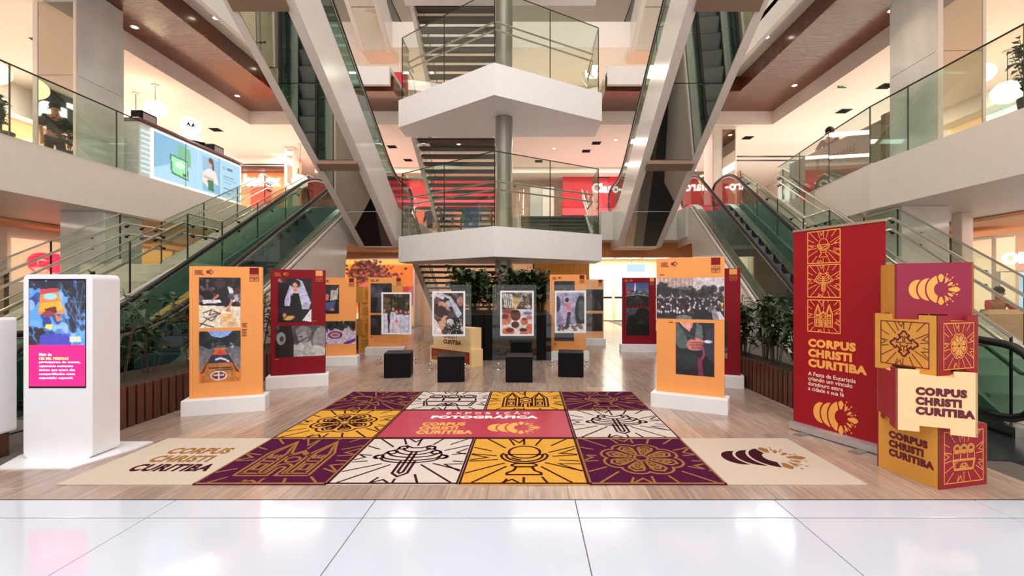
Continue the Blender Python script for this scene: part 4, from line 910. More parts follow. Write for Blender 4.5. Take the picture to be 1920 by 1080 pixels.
pm = part('screen', MB(P).rect(.09*kw, .895*kw, zt-.61*1.63, zt-.385*1.63, .004), mat('magenta_screen', (232,20,110), .3, emit=.9, var=.02), t, 'magenta caption screen')
mb = MB(P)
for k, s in enumerate(('Mais de', '120 MIL PESSOAS', 'participaram do evento,', 'capturando momentos', 'únicos que agora são', 'compartilhados nesta', 'exposição especial.')):
    if k == 1: continue
    zz = zt-(.432+k*.0215)*1.63; mb.text(s, .235*kw, (.235+.026*len(s))*kw, zz-.02, zz+.006, .006, bold=.02)
part('lettering', mb, mat('white_screen_text', (255,240,245), .5, emit=.9), pm)
mb = MB(P); zz = zt-(.432+.0215)*1.63; mb.text('120 MIL PESSOAS', .235*kw, .66*kw, zz-.02, zz+.004, .006, bold=.05); part('lettering', mb, mat('yellow_screen_text', (250,220,120), .5, emit=.9), pm)
mb = MB(); pf = [(-4.46, 3.80, 0), (-3.84, 3.80, 0), (-3.70, 4.28, 0), (-3.70, 4.48, 0), (-4.60, 4.48, 0), (-4.60, 4.1, 0)]; mb.prism(pf, (0,0,.012)); part('base_plate', mb, KW, t)
# white rack at the left edge
t = thing('slotted_rack', (-4.78, 4.1, 0), 'white slotted rack on a brown base cut by the left frame edge', 'rack')
RX = -4.715
mb = MB(); mb.prism([(x, 4.02, z) for x, z in rrect(RX-.5, RX, .21, 1.255, .03)], (0, .16, 0)); bd = part('body', mb, KW, t)
for k in range(7): part('slot', MB().bbox(RX-.44, RX-.10, 4.005, 4.022, .27+k*.135, .345+k*.135, .004), BLACK, t)
part('base', MB().bbox(RX-.5, RX-.03, 4.04, 4.15, 0, .21, .005), SLATW, t)

# ------------------------------------------------------------------ roll-up banner, right
A = Vector((2.895, 4.94, 0)); B = Vector((3.26, 4.13, 0)); u = (B-A).normalized(); wd = (B-A).length; nrm = u.cross(Vector((0,0,1)))
t = thing('roll_up_banner', (A+B)/2, 'tall crimson roll-up banner with three icons and lettering', 'banner')
P = planeM(A, u, (0,0,1)); zt = 2.145; BR = mat('banner_fabric', (156,14,30), .5, var=.03, scale=2, spec=.3)
part('fabric', MB(P).rect(0, wd, .07, zt, -.0, .003), BR, t)
cas = MB(P); cas.prism([(-.01, .01, -.05), (-.01, .07, -.05), (-.01, .085, -.01), (-.01, .085, .03), (-.01, .07, .07), (-.01, .01, .07)], (wd+.02, 0, 0)); part('cassette', cas, mat('silver_cassette', (205,205,210), .25, .7), t)
part('top_bar', MB(P).box(-.005, wd+.005, zt-.012, zt+.012, -.01, .012), STEEL, t)
for x in (.14, wd-.2): part('foot', MB(P).box(x, x+.09, 0, .008, .07, .22), STEEL, t)
part('support_pole', MB(P).tube([(wd/2, .05, -.03), (wd/2, zt-.05, -.02)], .01, 8), STEEL, t)
BO = mat('banner_orange', (250,176,84), .5); OW = mat('banner_white', (250,236,226), .5)
ix0, ix1 = .16, .49
for k, (v, fn) in enumerate(((.035, m_chalice), (.385, m_tree), (.745, m_church))):
    s = (ix1-ix0)/2; cx, cy = (ix0+ix1)/2, zt-v-s*.98; mb = MB(P)
    mb.ribbon([(cx-s, cy-s), (cx+s, cy-s), (cx+s, cy+s), (cx-s, cy+s)], .009, .004, True); motif(mb, fn(), cx, cy, s*.8, s*.8, .007, .0042); motif(mb, rays(20+k, 1, fn(), .8), cx, cy, s, s, .006, .004)
    part('icon_print', mb, BO, t)
mb = MB(P)
for k, (s, x1) in enumerate((('CORPUS', .635), ('CHRISTI', .60), ('CURITIBA', .735))): mb.text(s, .165, x1, zt-1.235-k*.105, zt-1.148-k*.105, .004, bold=.06)
part('lettering', mb, BO, t, 'orange title lettering'); part('emblem', emblem(MB(P), .22, .66, zt-2.06, zt-1.74, .004), BO, t)
mb = MB(P)
for k, s in enumerate(('A Festa da Eucaristia', 'criando um vínculo', 'duradouro entre', 'a cidade e sua fé')): mb.text(s, .165, .165+(.47, .44, .35, .36)[k], zt-1.537-k*.052, zt-1.495-k*.052, .004, bold=.01)
part('lettering', mb, OW, t, 'pale caption lettering')

# ------------------------------------------------------------------ stacked interlocking boxes, right
BY = mat('box_ochre', (216,152,62), .6, var=.03); BM = mat('box_maroon', (150,30,62), .55, var=.03); BC = mat('box_cream', (250,212,156), .6, var=.02); BK = mat('box_crimson', (160,26,46), .55, var=.03); BD = mat('box_dark', (100,16,34), .6)
GX = 'printed cardboard boxes stacked into a tower'
def face_poly(w, z0, z1, top, bot):
    d = .045; p = [(0, z0)]
    if bot: p += [(w*.3, z0), (w*.3, z0+d), (w*.68, z0+d), (w*.68, z0)]
    p += [(w, z0), (w, z1)]
    if top: p += [(w*.72, z1), (w*.72, z1-d), (w*.30, z1-d), (w*.30, z1)]
    return p+[(0, z1)]
def carton(Cn, dl, dr_, w, z0, z1, ml, mr, lab, top=True, bot=True, left=None, right=None, wr=None):
    """Cn: near corner; dl: direction of the left face, dr_: of the right face, both away from the corner"""
    Cn = Vector((*Cn, 0)); dl = Vector((*dl, 0)).normalized(); dr_ = Vector((*dr_, 0)).normalized()
    cen = Cn+(dl+dr_)*w/2; t = thing('printed_box', (cen.x, cen.y, z0), lab, 'box', GX)
    wr = wr or w; L = Cn+dl*w; R = Cn+dr_*wr; Bk = L+dr_*wr
    PL = planeM(L, -dl, (0,0,1)); PR = planeM(Cn, dr_, (0,0,1)); PB = planeM(R, (Bk-R), (0,0,1)); PA = planeM(Bk, L-Bk, (0,0,1))
    for M_, m_, fw in ((PL, ml, w), (PR, mr, wr), (PB, ml, w), (PA, mr, wr)):
        part('side_panel', MB(M_).poly(face_poly(fw, z0, z1, top, bot), -.012, .012), m_, t)
    ins = MB(planeM(L, -dl, (0,0,1))); e = .013
    body = MB(Matrix((-dl, Vector((0,0,1)).cross(-dl), Vector((0,0,1)))).transposed().to_4x4()); body.M.translation = L
    body.box(e, w-e, e, wr-e, z0+(.046 if bot else 0), z1-.046 if top else z1-.004); part('carton_core', body, ml, t)
    for fn, M_ in ((left, PL), (right, PR)):
        if fn: fn(M_, t)
    return t
def words(m_, w, z0, h, x0=.10, sc=1.0):
    def fn(M_, t):
        mb = MB(M_)
        for k, s in enumerate(('CORPUS', 'CHRISTI', 'CURITIBA')): mb.text(s, x0, x0+(.30, .27, .345)[k]*sc, z0+(2-k)*h*1.2, z0+(2-k)*h*1.2+h, .002, bold=.075)
        part('lettering', mb, m_, t)
    return fn
def icon(m_, lines, w, z0, z1, seed, border=True):
    def fn(M_, t):
        mb = MB(M_); c = w/2; cz = (z0+z1)/2; s = (z1-z0)/2
        mb.ribbon([(c-s, cz-s), (c+s, cz-s), (c+s, cz+s), (c-s, cz+s)], .007, .002, True); motif(mb, lines, c, cz, s*.72, s*.72, .0075, .002); motif(mb, rays(seed, 1, lines, .72), c, cz, s, s, .006, .002)
        part('icon_print', mb, m_, t)
    return fn
def emb(m_, x0, x1, z0, z1):
    def fn(M_, t): part('emblem', emblem(MB(M_), x0, x1, z0, z1, .002), m_, t)
    return fn
def rot(a): a = math.radians(a); return (math.cos(a), math.sin(a))
# bottom: corner (3.095, 3.41)
carton((3.095, 3.41), rot(103), rot(13), .48, 0, .47, BY, BK, 'bottom ochre box of the tower with maroon lettering and three-figures side', bot=False, left=words(BD, .48, .13, .062), right=icon(BO, m_figures(), .48, .04, .43, 31))
carton((3.275, 3.30), rot(156), rot(66), .48, .43, .90, BC, BK, 'second box from the bottom with a cream face and dark red side', left=words(BD, .48, .56, .062, .12))
carton((3.09, 3.415), rot(108), rot(18), .47, .85, 1.31, BY, BK, 'third box from the bottom, ochre with an ornate cross and red rosette side', left=icon(BD, m_cross(), .47, .90, 1.25, 32), right=icon(BO, m_rosette(), .47, .90, 1.25, 33))
carton((3.50, 3.56), rot(157), rot(67), .50, 1.265, 1.725, BM, BY, 'top maroon box of the tower with orange crescents and sunburst emblem', top=False, left=emb(BO, .09, .42, 1.39, 1.63), wr=.37)
ORD = ['first','second','third','fourth','fifth','sixth','seventh','eighth','ninth','tenth','eleventh','twelfth','thirteenth','fourteenth']
# ------------------------------------------------------------------ planters and plants
def leafy(mb_s, mb_l, base, h, nst, nl, ll, spread, rs, droop=.5, lw=.22):
    r = random.Random(rs); base = Vector(base)
    for _ in range(nst):
        a = r.uniform(0, 2*PI); sp = r.uniform(.2, 1)*spread; hh = h*r.uniform(.7, 1)
        p0 = base+Vector((math.cos(a)*sp*.25, math.sin(a)*sp*.25, 0)); p2 = base+Vector((math.cos(a)*sp, math.sin(a)*sp, hh)); p1 = (p0+p2)/2+Vector((0,0,hh*.1))
        mb_s.tube([p0, p1, p2], [.008, .006, .004], 4)
        for k in range(nl):
            q = .25+.75*k/nl; c = p0.lerp(p1, q*2) if q < .5 else p1.lerp(p2, q*2-1)
            b = r.uniform(0, 2*PI); d = Vector((math.cos(b), math.sin(b), r.uniform(-.3, .5))).normalized(); n = d.cross(Vector((0,0,1))).normalized(); L = ll*r.uniform(.6, 1.1); w = L*lw
            m = c+d*L*.5+Vector((0,0,L*.05)); e = c+d*L-Vector((0,0,L*droop*r.random()))
            mb_l.add([c, m+n*w, e, m-n*w, m-Vector((0,0,L*.06))], [(0,4,1),(1,4,2),(2,4,3),(3,4,0)])
PV = {}
def shrub(loc, var, lab, group, h=1.1, nst=6, nl=12, ll=.2, sp=.3, name='planter_shrub', lw=.22, m=None):
    t = thing(name, loc, lab, 'plant', group)
    if var not in PV:
        a, b = MB(), MB(); leafy(a, b, loc, h, nst, nl, ll, sp, var, lw=lw)
        PV[var] = (part('stems', a, STEM, t), part('foliage', b, m or LEAF, t, kind='stuff', fix=False))
    else:
        for p in PV[var]: c = p.copy(); C.objects.link(c); c.parent = t
    return t
def planter(x0, x1, ys, z, lab, side):
    t = thing('slatted_planter', ((x0+x1)/2, ys[0], 0), lab, 'planter'); y0, y1 = ys
    part('box', MB().box(x0+.03, x1-.03, y0+.03, y1-.03, 0, z-.03), mat('dark_box', (40,24,18), .7), t)
    part('soil', MB().box(x0+.05, x1-.05, y0+.05, y1-.05, z-.05, z-.01), SOIL, t, kind='stuff')
    xf = x1-.03 if side > 0 else x0; first = None; n = int((y1-y0)/.115)
    for k in range(n):
        if first is None: first = part('slat', MB().bbox(xf, xf+.03, y0+.01, y0+.095, 0.01, z, .004), SLATW, t)
        else: inst('slat', first, t, (0, .115*k, 0))
    for k in range(int((x1-x0)/.115)):
        part('slat', MB().bbox(x0+.02+k*.115, x0+.105+k*.115, y0, y0+.03, .01, z, .004), SLATW, t)
    return t
planter(-5.28, -4.38, (4.85, 12.6), .45, 'long brown slatted planter under the left escalator', 1)
planter(3.36, 3.82, (5.3, 12.0), .45, 'long brown slatted planter under the right escalator', -1)
for k in range(12): shrub((-4.75-.12*(k % 2), 5.25+k*.6, .43), k % 3, 'slender leafy shrub, %s from the near end of the left planter' % ORD[k], 'shrubs in the left slatted planter', h=1.15)
for k in range(14): shrub((3.55+.08*(k % 2), 5.6+k*.45, .43), 10+k % 3, 'dense leafy shrub, %s from the near end of the right planter' % ORD[k], 'shrubs in the right slatted planter', h=1.05, nst=9, nl=15, ll=.22, sp=.26)
t = thing('black_planter_box', (-.62, 10.9, 0), 'black planter box around the round column behind the glass panels', 'planter')
part('box', MB().bbox(-1.75, -.95, 9.75, 12.1, 0, .98, .01).bbox(-.95, .5, 9.75, 12.1, 0, .98, .01), BLACK, t); part('soil', MB().box(-1.7, .45, 9.8, 12.05, .97, .99), SOIL, t, kind='stuff')
for k, (x, y) in enumerate(((-1.5,10.0),(-1.15,10.15),(-.8,10.0),(-.3,10.1),(.05,10.0),(.3,10.2),(-1.3,10.7),(-.2,10.8),(.3,10.9),(-1.4,11.4),(-.15,11.6),(.25,11.7))):
    shrub((x, y, .97), 20+k % 3, 'broad-leaved dark shrub in the black box, %s of the %s row from the left' % (ORD[(k, k-6, k-9)[0 if k < 6 else 1 if k < 9 else 2]], 'front' if k < 6 else 'middle' if k < 9 else 'back'), 'dark shrubs around the round column', h=1.1, nst=11, nl=14, ll=.24, sp=.34, lw=.34)
for k, (p, z, lab) in enumerate((((-9.35, 8.05), 4.0, 'potted tree behind the left balcony glass at the frame edge'), ((7.35, 6.6), 4.0, 'potted plant at the right frame edge behind the balcony glass'))):
    t = thing('potted_plant', (*p, z), lab, 'plant'); part('pot', MB().lathe([(.13, 0), (.17, .32), (.15, .32)], (*p, z), 14), mat('grey_pot', (90,84,80), .6), t)
    a, b = MB(), MB(); leafy(a, b, (*p, z+.3), .75 if k == 0 else 1.0, 9, 16, .13, .3, 77+k, lw=.4); part('stems', a, STEM, t); part('foliage', b, LEAF, t, kind='stuff', fix=False)

# ------------------------------------------------------------------ small box displays behind the panels
A = gp(806, 677); B = gp(884.5, 689.5); u = (B-A).normalized(); P = planeM(A, u, (0,0,1)); wd = (B-A).length
def flatbox(z0, z1, a, b, m, lab, deco):
    t = thing('printed_box', (A+B)/2+Vector((0,0,z0)), lab, 'box', 'low printed boxes behind the glass panels')
    part('carton', MB(P).box(a, b, z0, z1, -.3, 0), m, t); deco(t); return t
def dec1(t):
    part('red_print', MB(P).rect(.06, wd-.06, .05, .29, .002), mat('brick_print', (150,50,30), .6), t)
    mb = MB(P)
    for k, fn in enumerate((m_figures, m_church, m_chalice, m_tree)): motif(mb, fn(), .2+k*.29, .17, .11, .10, .006, .004)
    part('icon_print', mb, mat('brick_line', (190,100,60), .6), t)
def dec2(t):
    mb = MB(P)
    for k, s in enumerate(('CORPUS', 'CHRISTI', 'CURITIBA')): mb.text(s, .45, (.88, .86, 1.0)[k], .64-k*.115, .73-k*.115, .002, bold=.05)
    part('lettering', mb, BD, t)
flatbox(0, .34, 0, wd, BC, 'low cream box with brick-red printed front behind the second glass panel', dec1)
flatbox(.34, .76, .12, wd-.04, BC, 'cream box with dark lettering on top of the low brick-red one', dec2)
for k in range(4):
    z0 = k*.4; sh = (.04, 0, .05, .02)[k]
    R_ = Matrix.Translation((-4.05+sh, 11.3, 0)) @ Matrix.Rotation(math.radians((20, 50, 25, 48)[k]), 4, 'Z')
    t = thing('printed_box', (-4.05+sh, 11.3, z0), ('bottom', 'second', 'third', 'top')[k]+' ochre box of the far dim tower behind the left boards', 'box', 'far tower of ochre boxes')
    part('carton', MB(R_).bbox(-.2, .2, -.2, .2, z0+.002, z0+.398, .004), BY, t)
    mb = MB(R_ @ planeM((-.2, -.2, z0), (1,0,0), (0,0,1)))
    for j, s in enumerate(('CORPUS', 'CHRISTI', 'CURITIBA')): mb.text(s, .06, (.30, .28, .34)[j], .24-j*.07, .295-j*.07, .003, bold=.05)
    part('lettering', mb, mat('ochre_line', (176,110,40), .6), t)

# ------------------------------------------------------------------ shops, signs
def lit(key, col, e=.9): return mat(key, col, .5, emit=e, var=.03, scale=1)
OW_ = mat('orange_shop_wall', (236,160,104), .6, var=.04)
def wallsign(name, txt, PM, x0, x1, z0, z1, m, lab, back=None, bm_=None, bold=.03, th=.06):
    t = thing(name, PM.translation+Vector((0,0,z0)), lab, 'sign')
    part('lettering', MB(PM).text(txt, x0, x1, z0, z1, .06, bold=bold, th=th), m, t)
    if back: part('sign_board', MB(PM).rect(*back, .0, .03), bm_, t)
    return t
def shopfront(name, PM, x0, x1, z0, z1, frame, glow, lab, n=4, items=None):
    """a lit shop bay: recessed glowing back, frame, mullions and glass"""
    t = thing(name, PM.translation+PM.to_3x3() @ Vector(((x0+x1)/2, z0, 0)), lab, 'shop front')
    part('lit_interior', MB(PM).rect(x0, x1, z0, z1, -.5, .02), glow, t)
    part('soffit', MB(PM).rect(x0, x1, z1-.02, z1, -.48, .48), frame, t)
    for k in range(n+1):
        x = x0+(x1-x0)*k/n; part('mullion', MB(PM).rect(x-.03, x+.03, z0, z1, -.02, .05), frame, t)
    for k in range(n):
        a = x0+(x1-x0)*k/n+.03; b = x0+(x1-x0)*(k+1)/n-.03; part('glass_pane', MB(PM).rect(a, b, z0, z1, 0, .01), CLEAR2, t)
    return t
LW = planeM((-13.05, 0, 0), (0,1,0), (0,0,1)); RW = planeM((12.05, 0, 0), (0,-1,0), (0,0,1)); BW = planeM((0, 21, 0), (1,0,0), (0,0,1))
CH = mat('charcoal_slats', (44,42,42), .5, var=.2, scale=4, stretch=(8, 8, .3))
# first floor, left wall
shopfront('shop_bay', LW, -1, 6.5, 4.05, 6.0, WHITE, lit('%s', (255,206,150)), 'cream lit shop front on the left upper floor near the hall')
shopfront('shop_bay', LW, 9.5, 15.5, 4.05, 6.0, WHITE, lit('%s', (255,206,150)), 'cream lit sportswear shop front on the left upper floor')
wallsign('shop_sign', 'Track&Field', LW, 12.3, 15.2, 6.3, 6.75, SIGNW, 'glowing white sportswear shop sign on the left upper wall', (12.1, 15.5, 6.1, 6.98), CH)
wallsign('shop_sign', 'Track', LW, 3.9, 6.2, 6.15, 6.8, SIGNW, 'glowing white sign near the hall seen mirrored in the left column', (3.3, 6.8, 5.95, 6.98), CH)
# first floor, right wall
shopfront('shop_bay', RW, -10, -2, 4.05, 6.3, WHITE, lit('%s', (255,214,160)), 'cream lit shop front on the right upper floor near the hall')
shopfront('shop_bay', RW, -20, -11, 4.05, 6.3, WHITE, lit('pale_glow', (220,238,232), .9), 'pale lit shop front on the right upper floor further back', 6)
for z in (6.45, 6.6):
    struct('trim_31' if z < 6.5 else 'trim_32', MB().box(-13.5, -9.5, 18.4, 18.44, z, z+.05), DSTEEL); struct('trim_33' if z < 6.5 else 'trim_34', MB().box(7.2, 12.5, 17.3, 17.34, z, z+.05), DSTEEL)
# left back: shoe shop
UW = planeM((0, 19, 0), (1,0,0), (0,0,1))
struct('wall_shoe_shop', MB().box(-13.6, -9.6, 19.02, 19.2, 4, 7), mat('peach_wall', (250,186,130), .5))
wallsign('shop_sign', 'Usaflex', UW, -12.15, -10.35, 5.85, 6.38, SIGNW, 'glowing white shoe shop sign at the back of the left upper floor', (-12.6, -9.7, 5.6, 6.44), OW_)
t = thing('shop_poster', (-10.9, 18.9, 4.6), 'red and orange poster panels below the shoe shop sign', 'poster')
part('poster_sheet', MB(UW).rect(-11.6, -10.7, 4.7, 5.9, .02, .03), mat('coral_print', (226,96,70), .5), t); part('poster_sheet', MB(UW).rect(-10.7, -10.0, 4.3, 5.7, .02, .03), mat('orange_poster', (236,140,84), .5), t)
struct('trim_35', MB().box(-13.6, -9.6, 18.6, 19.0, 6.62, 7.0), mat('white_band', (250,240,230), .5)); struct('trim_36', MB().box(-13.6, -9.6, 18.55, 19.0, 6.45, 6.6), mat('brown_band', (120,70,50), .4))
# back wall of the first floor
REDF = mat('red_fascia', (206,24,42), .4, emit=.25, var=.04); REDP = mat('pink_red_glow', (240,70,84), .5, emit=.7)
struct('wall_back_shops', MB().box(-9.5, 7.5, 21.6, 21.8, 4, 7), mat('dim_shop_wall', (196,170,150), .6, var=.1))
shopfront('shop_bay', BW, -8.6, -5.3, 4.05, 6.0, WHITE, lit('warm_glow3', (255,200,165), 1.2), 'peach lit shop front behind the left upper escalator', 3)
shopfront('shop_bay', BW, -5.2, -1.0, 4.05, 5.35, DSTEEL, mat('dim_glow', (190,150,120), .5, emit=.3, var=.4, scale=3), 'clothes shop front behind the lower landing glass', 4)
t = thing('red_shop_fascia', (-3, 20.9, 5.9), 'long red shop fascia with pink glow at the back of the upper floor', 'sign')
part('fascia_board', MB(BW).rect(-8.6, -1.2, 5.8, 6.62, .0, .1), REDF, t); part('fascia_board', MB(BW).rect(1.6, 6.2, 5.35, 6.75, 0, .1), REDF, t); part('lit_strip', MB(BW).rect(-8.4, -1.3, 5.4, 5.75, 0, .05), REDP, t); part('lit_strip', MB(BW).rect(1.6, 6.2, 5.0, 5.33, 0, .05), REDP, t)
shopfront('shop_bay', BW, 1.6, 6.3, 4.05, 5.0, DSTEEL, REDP, 'red lit phone shop front at the back of the upper floor', 4)
wallsign('shop_sign', 'Claro-', planeM((0, 20.94, 0), (1,0,0), (0,0,1)), 2.95, 4.35, 6.0, 6.45, SIGNW, 'glowing white phone shop sign on the red fascia')
t = thing('lift_door', (.9, 20.9, 4), 'steel framed lift door right of the round column', 'lift')
part('door_leaf', MB(BW).rect(.1, .65, 4.02, 6.3, 0, .05), STEEL, t); part('door_leaf', MB(BW).rect(.67, 1.2, 4.02, 6.3, 0, .05), WHITE, t)
struct('trim_37', MB().box(-9.5, 7.5, 20.2, 21.6, 6.75, 7.0), WHITE)
wallsign('shop_sign', '8.2', planeM((0, 17.5, 0), (1,0,0), (0,0,1)), 6.55, 7.35, 5.6, 5.95, SIGNY, 'small glowing yellow sign behind the right escalator top', (6.3, 7.6, 4.0, 6.1), mat('dark_totem', (70,54,44), .5))
# clothes hanging in the shop behind the landing
for k in range(9):
    x = -4.9+k*.42; m_ = mat('cloth%d' % (k % 4), ((216,110,80),(40,38,44),(60,60,70),(150,120,110))[k % 4], .8)
    g = MB(planeM((x, 20.7, 4.35), (1,0,0), (0,0,1))); g.poly([(-.12,0),(.12,0),(.13,.5),(.22,.25),(.27,.3),(.2,.72),(.06,.8),(-.06,.8),(-.2,.72),(-.27,.3),(-.22,.25),(-.13,.5)], 0, .08)
    single('hanging_garment', g, m_, ('coral jacket','black jacket','slate jacket','taupe jacket')[k % 4]+' hanging in the clothes shop, %s' % ('leftmost','second from left','third from left','left of middle','in the middle','right of middle','third from right','second from right','rightmost')[k], 'garment', 'garments in the clothes shop')
single('garment_rail', MB().tube([(-5.1, 20.72, 5.17), (-1.2, 20.72, 5.17)], .012, 6).tube([(-5.1, 20.72, 4), (-5.1, 20.72, 5.17)], .012, 6).tube([(-1.2, 20.72, 4), (-1.2, 20.72, 5.17)], .012, 6), STEEL, 'steel rail holding garments in the clothes shop', 'rail')

# ground floor shops
LG_ = planeM((-12.2, 0, 0), (0,1,0), (0,0,1)); RG = planeM((11.0, 0, 0), (0,-1,0), (0,0,1)); GB = planeM((0, 19.2, 0), (1,0,0), (0,0,1))
shopfront('shop_bay', LG_, 2.0, 10.6, 0, 1.9, mat('dark_brown_frame', (70,40,28), .5), lit('orange_glow2', (226,140,84), .35), 'dim orange shop front on the left ground floor', 5)
shopfront('shop_bay', LG_, 12.6, 18.6, 0, 2.9, WHITE, lit('orange_glow', (255,176,100), .9), 'bright orange shop front on the left ground floor behind the stair', 4)
wallsign('shop_sign', 'GM', LG_, 11.0, 12.1, 1.95, 2.45, mat('red_letter_glow', (250,40,80), .5, emit=1.2), 'big glowing red letters under the left balcony', (10.7, 12.5, 1.7, 2.75), lit('peach_board', (255,206,170), .6), bold=.08)
shopfront('shop_bay', RG, -8.3, -2.0, 0, 2.8, WHITE, lit('pink_glow', (255,206,186), .8), 'pinkish lit shop front on the right ground floor', 4)
shopfront('shop_bay', RG, -10.6, -8.4, 0, 1.95, WHITE, lit('blue_glow', (176,206,240), .9), 'pale blue lit kiosk front on the right ground floor', 2)
shopfront('shop_bay', RG, -18, -10.7, 0, 2.8, WHITE, lit('cream_glow', (250,216,180), .7), 'cream lit shop front beyond the right stair', 4)
wallsign('shop_sign', 'OROCUR', RG, -10.45, -8.6, 2.1, 2.36, SIGNW, 'glowing white sign at the right frame edge above the stair')
struct('wall_left_ground', MB().box(-12.4, -12.2, 10.62, 12.58, 0, 3.02), CREAM)
struct('wall_ground_back', MB().box(-12.2, .2, 19.4, 19.6, 0, 3.1), mat('peach_back_wall', (240,190,150), .6))
t = thing('portrait_poster', (-6.2, 18.9, 0), 'large orange backlit poster of a curly-haired face', 'poster')
PP = planeM((0, 18.95, 0), (1,0,0), (0,0,1)); part('poster_case', MB(PP).rect(-7.75, -4.75, .0, 2.85, -.12, .12), WHITE, t); printed('poster_print', PP, -7.7, -4.8, .05, 2.8, ph_face(), t, BACKLIT, .004)
struct('wall_orange_panel', MB().box(.25, 2.3, 17.0, 17.25, 0, 3.1), mat('honey_wood_panel', (244,170,56), .4, var=.12, scale=3, stretch=(6, 6, .5)))
struct('wall_corridor_left', MB().box(2.2, 2.3, 17.25, 24, 0, 3.1), mat('pale_wood_wall', (244,228,190), .5, var=.05, scale=3, stretch=(6, 6, .5)))
struct('wall_corridor_right', MB().box(7.2, 7.3, 15.0, 24, 0, 3.1), mat('pale_wood_wall', (244,228,190), .5))
struct('wall_corridor_back', MB().box(2.3, 7.2, 22.8, 23, 0, 3.1), mat('pale_wood_wall', (244,228,190), .5))
struct('trim_38', MB().box(2.3, 7.2, 15.2, 15.4, 2.62, 3.1), mat('orange_beam', (226,150,96), .5))
for k in range(3):
    x = 2.9+k*1.45; t = thing('roller_shutter', (x+.6, 22.7, 0), ('pale shutter nearest the orange wall', 'middle pale shutter of the corridor', 'right pale shutter of the corridor')[k], 'shutter', 'closed shutters at the end of the corridor')
    part('upper_panel', MB().box(x, x+1.3, 22.72, 22.78, 1.2, 2.4), mat('grey_blue_shutter', (200,210,220), .4), t); part('lower_panel', MB().box(x, x+1.3, 22.7, 22.78, .02, 1.12), CREAM, t); part('rail', MB().box(x, x+1.3, 22.68, 22.78, 1.12, 1.2), DSTEEL, t)
for k in range(3): single('ceiling_light_strip', MB().box(3.0+k*1.3, 4.0+k*1.3, 16.5, 22, 3.04, 3.09), lit('strip_glow', (255,250,240), 1.3), ('left','middle','right')[k]+' lit strip in the corridor ceiling', 'ceiling light', 'lit strips of the corridor ceiling')
t = thing('direction_sign', (4.15, 17.2, 2.4), 'small pale blue lit direction sign hanging in the corridor', 'sign'); part('sign_box', MB().bbox(3.75, 4.45, 17.2, 17.3, 2.22, 2.52, .01), lit('blue_sign_glow', (170,205,235), .9), t); part('hanger', MB().tube([(3.95, 17.25, 2.5), (3.95, 17.25, 3.08)], .01, 6), STEEL, t)

# ------------------------------------------------------------------ phone stand on the left balcony
t = thing('phone_stand', (-9.1, 11.6, 4.0), 'lit phone advertising stand with wood top on the left balcony edge', 'kiosk')
x1 = -8.42; PK = planeM((x1, 0, 0), (0,1,0), (0,0,1))
part('body', MB().bbox(-9.7, x1-.03, 9.85, 13.35, 4.0, 5.2, .02), mat('stand_white', (240,240,240), .4), t)
part('wood_top', MB().bbox(-9.75, x1+.02, 9.8, 13.4, 5.2, 5.26, .01), WOODC, t)
lb = part('light_box', MB(PK).rect(10.15, 13.3, 4.02, 5.14, -.03, .03), mat('lightbox_edge', (250,252,252), .4, emit=.8), t)
printed('screen_print', PK, 10.2, 13.25, 4.07, 5.1, ph_phone(), lb, attrmat('lightbox_glow', .3, 1.0), .004)
sh = MB(PK)
for k in range(9): part('shelf', MB(PK).rect(9.87, 10.08, 4.1+k*.11, 4.13+k*.11, 0, .012), mat('shelf_glow', (190,232,236), .4, emit=.7), t)
for y in (11.15, 12.35): part('panel_joint', MB(PK).rect(y-.006, y+.006, 4.04, 5.12, .005, .003), DSTEEL, t)
t = thing('round_sign', (-8.75, 11.7, 5.26), 'round glowing logo sign on top of the phone stand', 'sign')
PR_ = planeM((-8.7, 11.7, 5.75), Vector((.6, .8, 0)), (0,0,1))
part('disc', MB(PR_).poly(arc(0, 0, .23, .23, 0, 345, 23), -.05, .05), SIGNW, t); mbl = MB(PR_)
mbl.poly([(-.13,-.09),(-.05,.11),(0,-.02),(-.03,-.02),(-.06,.02)], .003); mbl.poly([(.13,-.09),(.05,.11),(0,-.02),(.03,-.02),(.06,.02)], .003); part('emblem', mbl, DSTEEL, t)
part('foot', MB(PR_).rect(-.26, .26, -.36, -.24, -.06, .1), SIGNW, t); part('base', MB(PR_).rect(-.3, .3, -.49, -.36, -.1, .14), BLACK, t)
for y, lab in ((10.15, 'dark tablet stand at the left end of the phone stand'), (12.45, 'small dark box sign on the right half of the phone stand')):
    t = thing('counter_display', (-8.7, y, 5.26), lab, 'display'); part('box', MB().bbox(-8.8, -8.55, y-.12, y+.3, 5.26, 5.5, .01), BLACK, t); part('front', MB().box(-8.552, -8.545, y-.08, y+.26, 5.3, 5.46), mat('grey_print', (170,160,170), .5), t)
# nut stand on the right balcony
t = thing('nut_stand', (7.3, 10.8, 4.0), 'grey brown counter stand with dark lettering behind the right balcony glass', 'kiosk')
KB = mat('taupe_counter', (158,140,120), .5, var=.04); part('counter', MB().bbox(7.32, 7.6, 9.35, 12.7, 4.0, 5.05, .01), KB, t); part('end_post', MB().bbox(7.28, 7.65, 9.2, 9.36, 4.0, 5.12, .01), mat('patterned_post', (126,106,88), .5, var=.3, scale=14), t); part('end_panel', MB().bbox(7.25, 8.6, 8.95, 9.2, 4.0, 5.1, .01), KB, t)
PN = planeM((7.32, 0, 0), (0,-1,0), (0,0,1)); part('lettering', MB(PN).text('CASTANHAS.', -11.25, -10.1, 4.62, 4.78, .004, bold=.02), DSTEEL, t)
mbk = MB(PN).poly([(-11.45,4.55),(-11.35,4.82),(-11.55,4.82)], .004); part('emblem', mbk, DSTEEL, t)

